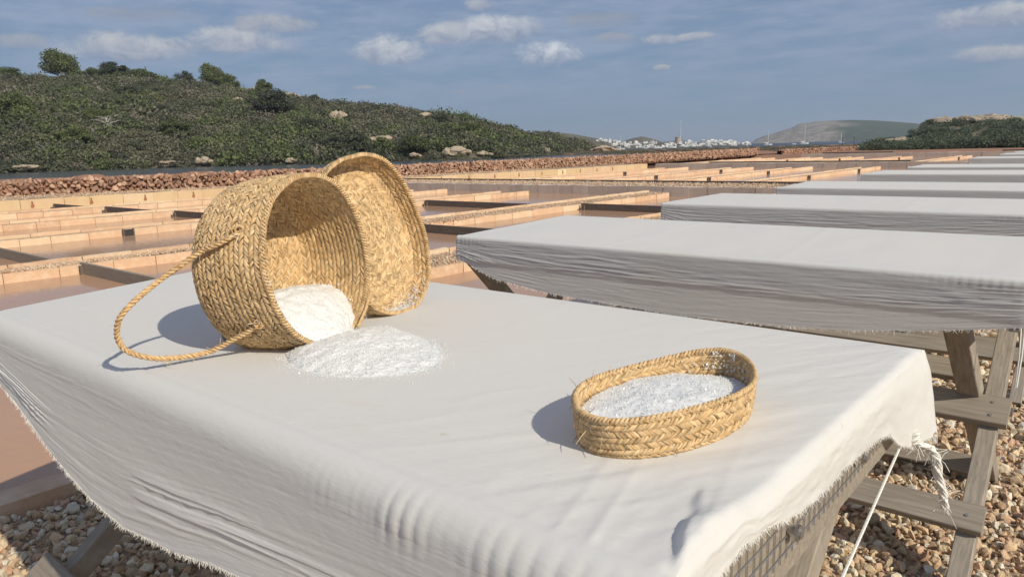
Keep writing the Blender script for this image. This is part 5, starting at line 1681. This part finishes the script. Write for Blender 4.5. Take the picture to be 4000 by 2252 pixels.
# --- the big basket lying on its side
nB, uB, vB = frame(.351, .120)
CB = np.array([-1.445, 1.003, 1.2860])
rimB = np.radians([-180, -166.9, -148.6, -133, -125, -90, -60, -33, -15, 11, 33, 57, 87, 114, 132.6, 148.3, 160.7, 178.9, 180])
radB = np.array([.200, .197, .200, .201, .199, .200, .200, .200, .198, .196, .201, .205, .198, .198, .202, .201, .198, .200, .200]) / .1995
def shapeB(T_, a_):
    k = np.interp((T_ + math.pi) % (2 * math.pi) - math.pi, rimB, radB)
    wgt = np.clip(1 - a_ / .15, 0, 1)
    return 1 + (k - 1) * wgt + .012 * np.sin(2 * T_ + .6) * np.clip(a_ / .2, 0, 1)
ps = [0, .03, .09, .15, .185, .205, .225, .250, .30, .36, .425]
pr_ = [.1985, .2005, .2040, .2030, .1985, .190, .1735, .150, .10, .04, .002]
pa = [0, .03, .09, .15, .185, .2035, .2135, .2185, .2200, .2200, .2200]
PfB, posB = surf_fn(CB, uB, vB, nB, ps, pr_, pa, shapeB)
rows = list(np.linspace(.004, .206, 9)) + [.232, .258, .284, .310, .336, .362, .388]
bigb = woven('esparto_basket', PfB, posB, rows, 'large woven esparto basket lying on its side with salt pouring out', 'basket', .0176, .2, 500, amp=.0062, flip=1, loose=150)

# rope handles of the basket
def braided_rope(path, rad, name, parent, turns_per_m=42, mat_=None, fray=0, seed=0, strands=3):
    path = np.array(path, float)
    # smooth through control points (Catmull-Rom)
    P = [path[0]] + list(path) + [path[-1]]; out = []
    for i in range(1, len(P) - 2):
        for t in np.linspace(0, 1, 14, endpoint=False):
            p0, p1, p2, p3 = P[i - 1], P[i], P[i + 1], P[i + 2]
            out.append(.5 * ((2 * p1) + (-p0 + p2) * t + (2 * p0 - 5 * p1 + 4 * p2 - p3) * t * t + (-p0 + 3 * p1 - 3 * p2 + p3) * t ** 3))
    out.append(P[-2]); C = np.array(out)
    seg = np.linalg.norm(np.diff(C, axis=0), axis=1); cum = np.concatenate([[0], np.cumsum(seg)])
    n = max(20, int(cum[-1] / .0022)); q = np.linspace(0, cum[-1], n); C = np.stack([np.interp(q, cum, C[:, k]) for k in range(3)], -1)
    t = np.gradient(C, axis=0); t /= np.linalg.norm(t, axis=1)[:, None]
    s = np.cross(t[0], [0.3, .2, 1.0]); S = []
    for i in range(n):
        s = s - t[i] * (s @ t[i]); s /= np.linalg.norm(s); S.append(s.copy())
    S = np.array(S); U = np.cross(t, S)
    r = np.random.default_rng(seed); mb = MB()
    for k in range(strands):
        for sub in range(3):
            a = q * turns_per_m * 2 * math.pi / 1.0 + k * 2 * math.pi / strands
            c = C + (np.cos(a)[:, None] * S + np.sin(a)[:, None] * U) * rad * .52
            b = a * 1.0 + sub * 2.094 + q * 260
            c = c + (np.cos(b)[:, None] * S + np.sin(b)[:, None] * U) * rad * .20
            mb.tube(c, rad * .34, 6, STR[(k + sub) % 7] * np.array([1.0, .98, .95]) * r.uniform(.9, 1.12))
    for k in range(fray):
        i = r.integers(0, n); d = r.normal(size=3); d /= np.linalg.norm(d); l = r.uniform(.006, .020)
        p = C[i] + d * rad * .5; mb.tube([p, p + d * l * .5 + t[i] * l * .3, p + d * l + t[i] * l * .5], .0005, 3, STR[3] * 1.15, cap=False)
    return mb.build(name, STRAW, parent, True)
zb = 1.085
def barrel_hit(px, py, rad):
    """where the line of view meets the outside of the basket"""
    v = ray(px, py); v = v / np.linalg.norm(v)
    d = v - nB * (v @ nB); m = (CAM - CB) - nB * ((CAM - CB) @ nB)
    a, b, c = d @ d, 2 * d @ m, m @ m - rad * rad
    disc = max(b * b - 4 * a * c, 0.0)
    return tuple(CAM + v * (-b - math.sqrt(disc)) / (2 * a))
rope_pts = [barrel_hit(603, 585, .206), barrel_hit(570, 602, .217), barrel_hit(535, 620, .222), barrel_hit(503, 634, .224), (-1.558, .692, zb + .202), (-1.556, .642, zb + .174), (-1.548, .602, zb + .150), (-1.560, .584, zb + .126), (-1.578, .582, zb + .096),
            (-1.588, .588, zb + .070), (-1.572, .597, zb + .051), (-1.558, .622, zb + .036), (-1.556, .660, zb + .023), (-1.556, .711, zb + .016), (-1.540, .757, zb + .020), barrel_hit(592, 851, .230), barrel_hit(625, 833, .218), barrel_hit(655, 811, .206)]
braided_rope(rope_pts, .0062, 'rope_handle', bigb, 30, fray=70, seed=1)
# stitches where the handle passes through the side
for (i, c) in enumerate((rope_pts[0], rope_pts[-1])):
    c = np.array(c); mb = MB(); r = np.random.default_rng(70 + i)
    for k in range(5):
        q = np.linspace(0, 2 * math.pi, 16); d = r.normal(size=3) * .004
        mb.tube(c + d + np.stack([.004 * np.cos(q) + .003 * (k - 2), .008 * np.cos(q + .3), .010 * np.sin(q)], -1), .0016, 5, STR[k] * 1.05, cap=False)
    for k in range(8):
        d = r.normal(size=3) * .014 + np.array([0, -.006, 0]); mb.tube([c, c + d * .6, c + d], .0008, 4, np.array((.70, .66, .58)), cap=False)
    mb.build('stitching', STRAW, bigb, True)
# the other handle: hangs from the rim at the right
vr = [(1592, 850), (1600, 905), (1585, 950), (1572, 1000), (1553, 1045), (1536, 1085), (1525, 1112)]
pp = []
for i, (x, y) in enumerate(vr):
    v = M @ np.array([(400 + x / 1.5264 - 2000) / F_PX, -(550 + y / 1.5264 - 1126) / F_PX, 1.0])
    yy_ = [1.176, 1.168, 1.150, 1.130, 1.105, 1.085, 1.075][i]
    pp.append(CAM + v / v[1] * yy_)
braided_rope(pp, .0042, 'rope_handle', bigb, 44, fray=14, seed=3)
# small wedge under the basket
wd = empty('wedge_stone', (-1.672, .866, 1.077)); tag(wd, 'small brown wedge keeping the big basket from rolling', 'wedge')
V, Fq = rock_mesh(5, .8, 2); link('stone', mesh_from('stone', V * np.array([.022, .016, .026]) + [0, 0, .018], [Fq], WOODL, False), wd)

# --- the shallow lid / tray leaning behind it
nL, uL, vL = frame(.264, .291)
CL = np.array([-1.612, 1.318, 1.3085])
angL = np.radians([-180, -165, -150, -128.8, -121.8, -107.8, -92, -74, -57, -41, -27.7, -8.2, 8.8, 25.9, 41.4, 57, 75, 95.5, 116.4, 133.4, 146, 160, 172, 180])
radL = np.array([.178, .182, .196, .222, .228, .229, .228, .234, .234, .233, .224, .221, .218, .225, .238, .245, .233, .221, .227, .238, .228, .200, .184, .178]) / .228
def shapeL(T_, a_):
    k = np.interp((T_ + math.pi) % (2 * math.pi) - math.pi, angL, radL)
    return 1 + (k - 1) * np.clip(1 - a_ / .16, .35, 1)
ps = [0, .03, .056, .070, .082, .10, .14, .20, .285]
pr_ = [.2285, .2265, .223, .216, .205, .188, .148, .088, .0015]
pa = [0, .030, .056, .068, .072, .072, .070, .066, .062]
_, posL0 = surf_fn(CL, uL, vL, nL, ps, pr_, pa, shapeL)
def posL(T_, S):
    """the soft lid gives way where it leans on the basket"""
    P = posL0(T_, S)
    d = P - CB; a = -(d @ nB); q = d + a[..., None] * nB; rr = np.linalg.norm(q, axis=-1)
    need = np.interp(a, [-.035, -.012, .0, .19, .215, .235], [.0, .20, .214, .212, .17, .0])
    k = np.where(rr < need, need / np.maximum(rr, 1e-6), 1.0)
    return CB - nB * a[..., None] + q * k[..., None]
def PfL(T_, S):
    T_ = np.asarray(T_, float); S = np.asarray(S, float)
    P = posL(T_, S); e = 2e-3
    A = posL0(T_ + e, S) - posL0(T_ - e, S); B = posL0(T_, S + e) - posL0(T_, S - e)
    N = np.cross(B, A); N /= np.linalg.norm(N, axis=-1)[..., None] + 1e-9
    return P, N
lid = woven('basket_lid', PfL, posL, [.003, .030, .059, .088, .117, .146, .175, .204, .233, .262, .284], 'shallow round woven esparto lid leaning behind the big basket', 'lid', .0180, .228, 700, amp=.0058, flip=1, loose=110)
# coarse knot of straw at the middle of the lid
mb = MB(); r = np.random.default_rng(12)
cK = CL - nL * .058 - uL * .055 + vL * .05
for k in range(12):
    q = np.linspace(0, r.uniform(3, 6), 14); a, b = r.uniform(.010, .022), r.uniform(.008, .018); ph_ = r.uniform(0, 6)
    mb.tube(cK + uL * (a * np.cos(q + ph_))[:, None] + vL * (b * np.sin(q + ph_))[:, None] + nL * (.003 + .006 * r.random() + .003 * np.sin(q * 2))[:, None], .0017, 5, STR[r.integers(0, 7)] * r.uniform(.8, 1.2), cap=False)
mb.build('straw_knot', STRAW, lid, True)

# --- the small oval basket
CO = np.array([-.556, 1.028, 0.0]); ROT = math.radians(82.5)
HB = .068
def posO_raw(T_, S):
    # S from 0 at the rim down the wall to the base
    h = np.interp(S, [0, HB, HB + .012, HB + .03, HB + .10], [HB, .006, .0015, .0015, .0015])
    k = np.interp(S, [0, HB * .5, HB, HB + .012, HB + .03, HB + .10], [1.0, .985, .955, .93, .82, .03])
    ax = .194 * k; ay = .109 * k
    lift = .010 * np.clip(np.cos(T_ - .1), 0, 1) ** 3 * (h / HB) + .0035 * np.sin(3 * T_ + 1) * (h / HB)
    x = ax * np.cos(T_) * (1 + .02 * np.sin(2 * T_)); y = ay * np.sin(T_)
    c, s = math.cos(ROT), math.sin(ROT)
    return np.stack([CO[0] + x * c - y * s, CO[1] + x * s + y * c, 1.0845 + h + lift], -1)
def PfO(T_, S):
    T_ = np.asarray(T_, float); S = np.asarray(S, float)
    P = posO_raw(T_, S); e = 2e-3
    A = posO_raw(T_ + e, S) - posO_raw(T_ - e, S); B = posO_raw(T_, S + e) - posO_raw(T_, S - e)
    N = np.cross(A, B); N /= np.linalg.norm(N, axis=-1)[..., None] + 1e-9
    return P, -N
woven('oval_basket', PfO, posO_raw, [.002, .0235, .0455, HB - .001, HB + .02], 'small oval woven basket full of salt standing near the table corner', 'basket', .0125, .15, 900, amp=.0042, flip=1, rim_r=.003, loose=60)

# ================================================================== SALT
def grains(pts, size, seed, col=None):
    """small broken crystals"""
    r = np.random.default_rng(seed); n = len(pts)
    bv = np.array([[x, y, z] for x in (-1, 1) for y in (-1, 1) for z in (-1, 1)], float)
    f = np.array([[0, 1, 3, 2], [4, 6, 7, 5], [0, 4, 5, 1], [2, 3, 7, 6], [0, 2, 6, 4], [1, 5, 7, 3]])
    V = bv[None] * (size * r.uniform(.5, 1.4, (n, 1, 1))) * r.uniform(.5, 1.2, (n, 1, 3))
    q = r.normal(size=(n, 4)); q /= np.linalg.norm(q, axis=1)[:, None]
    global rng
    Rm = rand_rot(n)
    V = np.einsum('nij,nkj->nki', Rm, V) + pts[:, None]
    return V.reshape(-1, 3), (f[None] + (np.arange(n) * 8)[:, None, None]).reshape(-1, 4)

sp = empty('salt_heap', (-1.26, .985, Z_TOP)); tag(sp, 'heap of coarse white salt spilling from the big basket onto the canvas', 'salt')
o0 = np.array([-1.26, .985, Z_TOP])
# outer mound: measured outline (angle, radius) about o0
outl = np.array([(-1.438, .875), (-1.36, .842), (-1.279, .835), (-1.20, .850), (-1.151, .878), (-1.105, .925), (-1.089, .972), (-1.10, 1.03), (-1.152, 1.09), (-1.20, 1.125), (-1.271, 1.15), (-1.35, 1.17), (-1.44, 1.16), (-1.47, 1.05), (-1.47, .95)])
ao = np.arctan2(outl[:, 1] - o0[1], outl[:, 0] - o0[0]); ro = np.hypot(outl[:, 1] - o0[1], outl[:, 0] - o0[0]); k_ = np.argsort(ao); ao, ro = ao[k_], ro[k_]
ao = np.concatenate([ao - 2 * math.pi, ao, ao + 2 * math.pi]); ro = np.tile(ro, 3)
def mound_z(x, y):
    a = np.arctan2(y - o0[1], x - o0[0]); r_ = np.hypot(x - o0[0], y - o0[1]) / np.interp(a, ao, ro)
    r_ = r_ * (1 + .05 * fbm(np.cos(a) * 6, np.sin(a) * 6, 71, 3))
    b = np.clip(1 - r_ ** 2, 0, 1) ** .75
    # higher towards the basket mouth
    tow = smoothstep(-1.15, -1.42, x)
    return b * (.016 + .028 * tow) + (.0035 * fbm(x * 38, y * 38, 73, 3) + .0016 * fbm(x * 130, y * 130, 74, 2)) * (b > 0) * np.minimum(1, b * 5), r_
NA, NRr = 220, 90
A_, Rr = np.meshgrid(np.linspace(0, 2 * math.pi, NA, endpoint=False), np.linspace(0.0, 1.06, NRr), indexing='ij')
rad_ = np.interp((A_ + math.pi) % (2 * math.pi) - math.pi, ao, ro) * Rr
Xs = o0[0] + rad_ * np.cos(A_); Ys = o0[1] + rad_ * np.sin(A_)
Zs, _ = mound_z(Xs, Ys)
V = np.stack([Xs - o0[0], Ys - o0[1], Zs - .0012], -1).reshape(-1, 3)
link('mound', mesh_from('mound', V, [grid_faces(NA, NRr, True)], SALT, True), sp)
# inside the basket: slope rising into the mouth, in axis coordinates
nh = nB.copy()
def inner_z(a, b):
    """a: distance behind the rim plane (>0 inside); b: sideways -1..1"""
    h = np.interp(a, [-.075, -.05, -.02, .0, .03, .07, .11, .16, .20], [-.006, .012, .036, .052, .078, .106, .121, .118, .095])
    return h
na_, nb_ = 90, 110
Aa, Bb = np.meshgrid(np.linspace(-.075, .195, na_), np.linspace(-1, 1, nb_), indexing='ij')
axis_z = 1.286 - 0.12 * Aa
h = inner_z(Aa, Bb) + .0045 * fbm(Aa * 60, Bb * 9, 81, 3) - .018 * Bb ** 2 + .010 * Bb * 0
rin = np.where(Aa > 0, .1935, .1935 + Aa * .35)
zz = Z_TOP + h
wdt = np.sqrt(np.maximum(rin ** 2 - (axis_z - (Z_TOP + inner_z(Aa, Bb))) ** 2, .0004))
uB2 = np.array([uB[0], uB[1], 0]); nH = np.array([nB[0], nB[1], 0]); nH /= np.linalg.norm(nH)
P = np.array([CB[0], CB[1], 0]) - nH * Aa[..., None] + uB2 * (Bb * wdt * .995)[..., None]
P[..., 2] = zz
V = P.reshape(-1, 3) - o0
link('mound', mesh_from('mound', V, [grid_faces(na_, nb_)], SALT, True), sp)
r = np.random.default_rng(33)
n = 3600
a = r.uniform(0, 6.28, n); q = np.sqrt(r.random(n)) * 1.04; rr = np.interp((a + math.pi) % (2 * math.pi) - math.pi, ao, ro) * q
x = o0[0] + rr * np.cos(a); y = o0[1] + rr * np.sin(a); z, _ = mound_z(x, y)
g1 = np.stack([x, y, Z_TOP + z + .0001], -1) - o0
i = r.integers(0, len(P.reshape(-1, 3)), 2200); g2 = P.reshape(-1, 3)[i] - o0 + r.normal(size=(2200, 3)) * [.002, .002, .0008]
# strays scattered on the canvas around the heap and on the basket floor
n = 900
a = r.uniform(-2.6, 1.6, n); q = .98 + r.exponential(.07, n); rr = np.interp((a + math.pi) % (2 * math.pi) - math.pi, ao, ro) * q
g3 = np.stack([rr * np.cos(a), rr * np.sin(a), np.full(n, .0012)], -1)
mb = MB(); mb.add(*grains(np.concatenate([g1, g2, g3]), .0008, 5))
o = mb.build('salt_grains', CRYSTAL, sp); o['kind'] = 'stuff'
# grains clinging to the inside of the big basket and to the lid
def clinging(parent, Pf, n, th, s, seed, size=.0016):
    r = np.random.default_rng(seed); T_ = r.normal(th[0], th[1], n); S = r.normal(s[0], s[1], n)
    P, N = Pf(T_, np.clip(S, .005, .28)); pts = P - N * .0055
    mb = MB(); mb.add(*grains(pts, size, seed)); o = mb.build('clinging_grains', CRYSTAL, parent); o['kind'] = 'stuff'
clinging(bigb, PfB, 1500, (-1.9, .5), (.15, .05), 3)
clinging(bigb, PfB, 500, (-2.6, .4), (.08, .05), 4)
clinging(lid, PfL, 420, (-1.5, .35), (.035, .02), 6)

# salt in the oval basket
so_ = empty('salt_filling', (CO[0], CO[1], Z_TOP)); tag(so_, 'white salt filling the small oval basket', 'salt')
na_, nr_ = 160, 60
A_, Rr = np.meshgrid(np.linspace(0, 2 * math.pi, na_, endpoint=False), np.linspace(0, 1, nr_), indexing='ij')
def ovs(A_, Rr):
    c, s = math.cos(ROT), math.sin(ROT)
    ax = .184 * Rr * np.cos(A_); ay = .100 * Rr * np.sin(A_)
    z = .040 + .010 * (1 - Rr ** 2) + .004 * fbm(ax * 20, ay * 20, 91, 3) + .0012 * fbm(ax * 120, ay * 120, 92, 2) - .010 * (ax > 0) * (ax / .184) ** 2
    return np.stack([ax * c - ay * s, ax * s + ay * c, z], -1)
V = ovs(A_, Rr).reshape(-1, 3)
link('mound', mesh_from('mound', V, [grid_faces(na_, nr_, True)], SALT, True), so_)
n = 2200
g = ovs(r.uniform(0, 6.28, n), np.sqrt(r.random(n)) * .99) + [0, 0, .0006]
mb = MB(); mb.add(*grains(g, .0008, 8)); o = mb.build('salt_grains', CRYSTAL, so_); o['kind'] = 'stuff'
# grains sticking to the shaded end wall
n = 90
T_ = r.normal(.05, .30, n); S = r.uniform(.006, .04, n)
P, N = PfO(T_, S); mb = MB(); mb.add(*grains(P - N * .006 - np.array([CO[0], CO[1], Z_TOP]), .0012, 9)); o = mb.build('clinging_grains', CRYSTAL, so_); o['kind'] = 'stuff'
print('objects', len(bpy.data.objects), 'tris', sum(len(o.data.loops) - 2 * len(o.data.polygons) for o in sc.objects if o.type == 'MESH') )

# ------------------------------------------------------------------ light sea haze
def m_haze():
    m = bpy.data.materials.new('sea_haze'); m.use_nodes = True
    t = NT(m.node_tree); t.n.clear()
    v = t.new('ShaderNodeVolumePrincipled')
    v.inputs['Color'].default_value = (.80, .90, 1.0, 1); v.inputs['Density'].default_value = HAZE
    v.inputs['Anisotropy'].default_value = .2
    t.new('ShaderNodeOutputMaterial', inp={'Volume': v.outputs[0]})
    return m
HAZE = 0.00020
try: hm = m_haze()
except Exception: hm = bpy.data.materials['sea_haze']
mb = MB(); mb.box((0, 3000, 49), (10200, 8200, 104)); hz = mb.build('haze', hm); tag(hz, kind='stuff')
hz.location = (0, 0, 0)
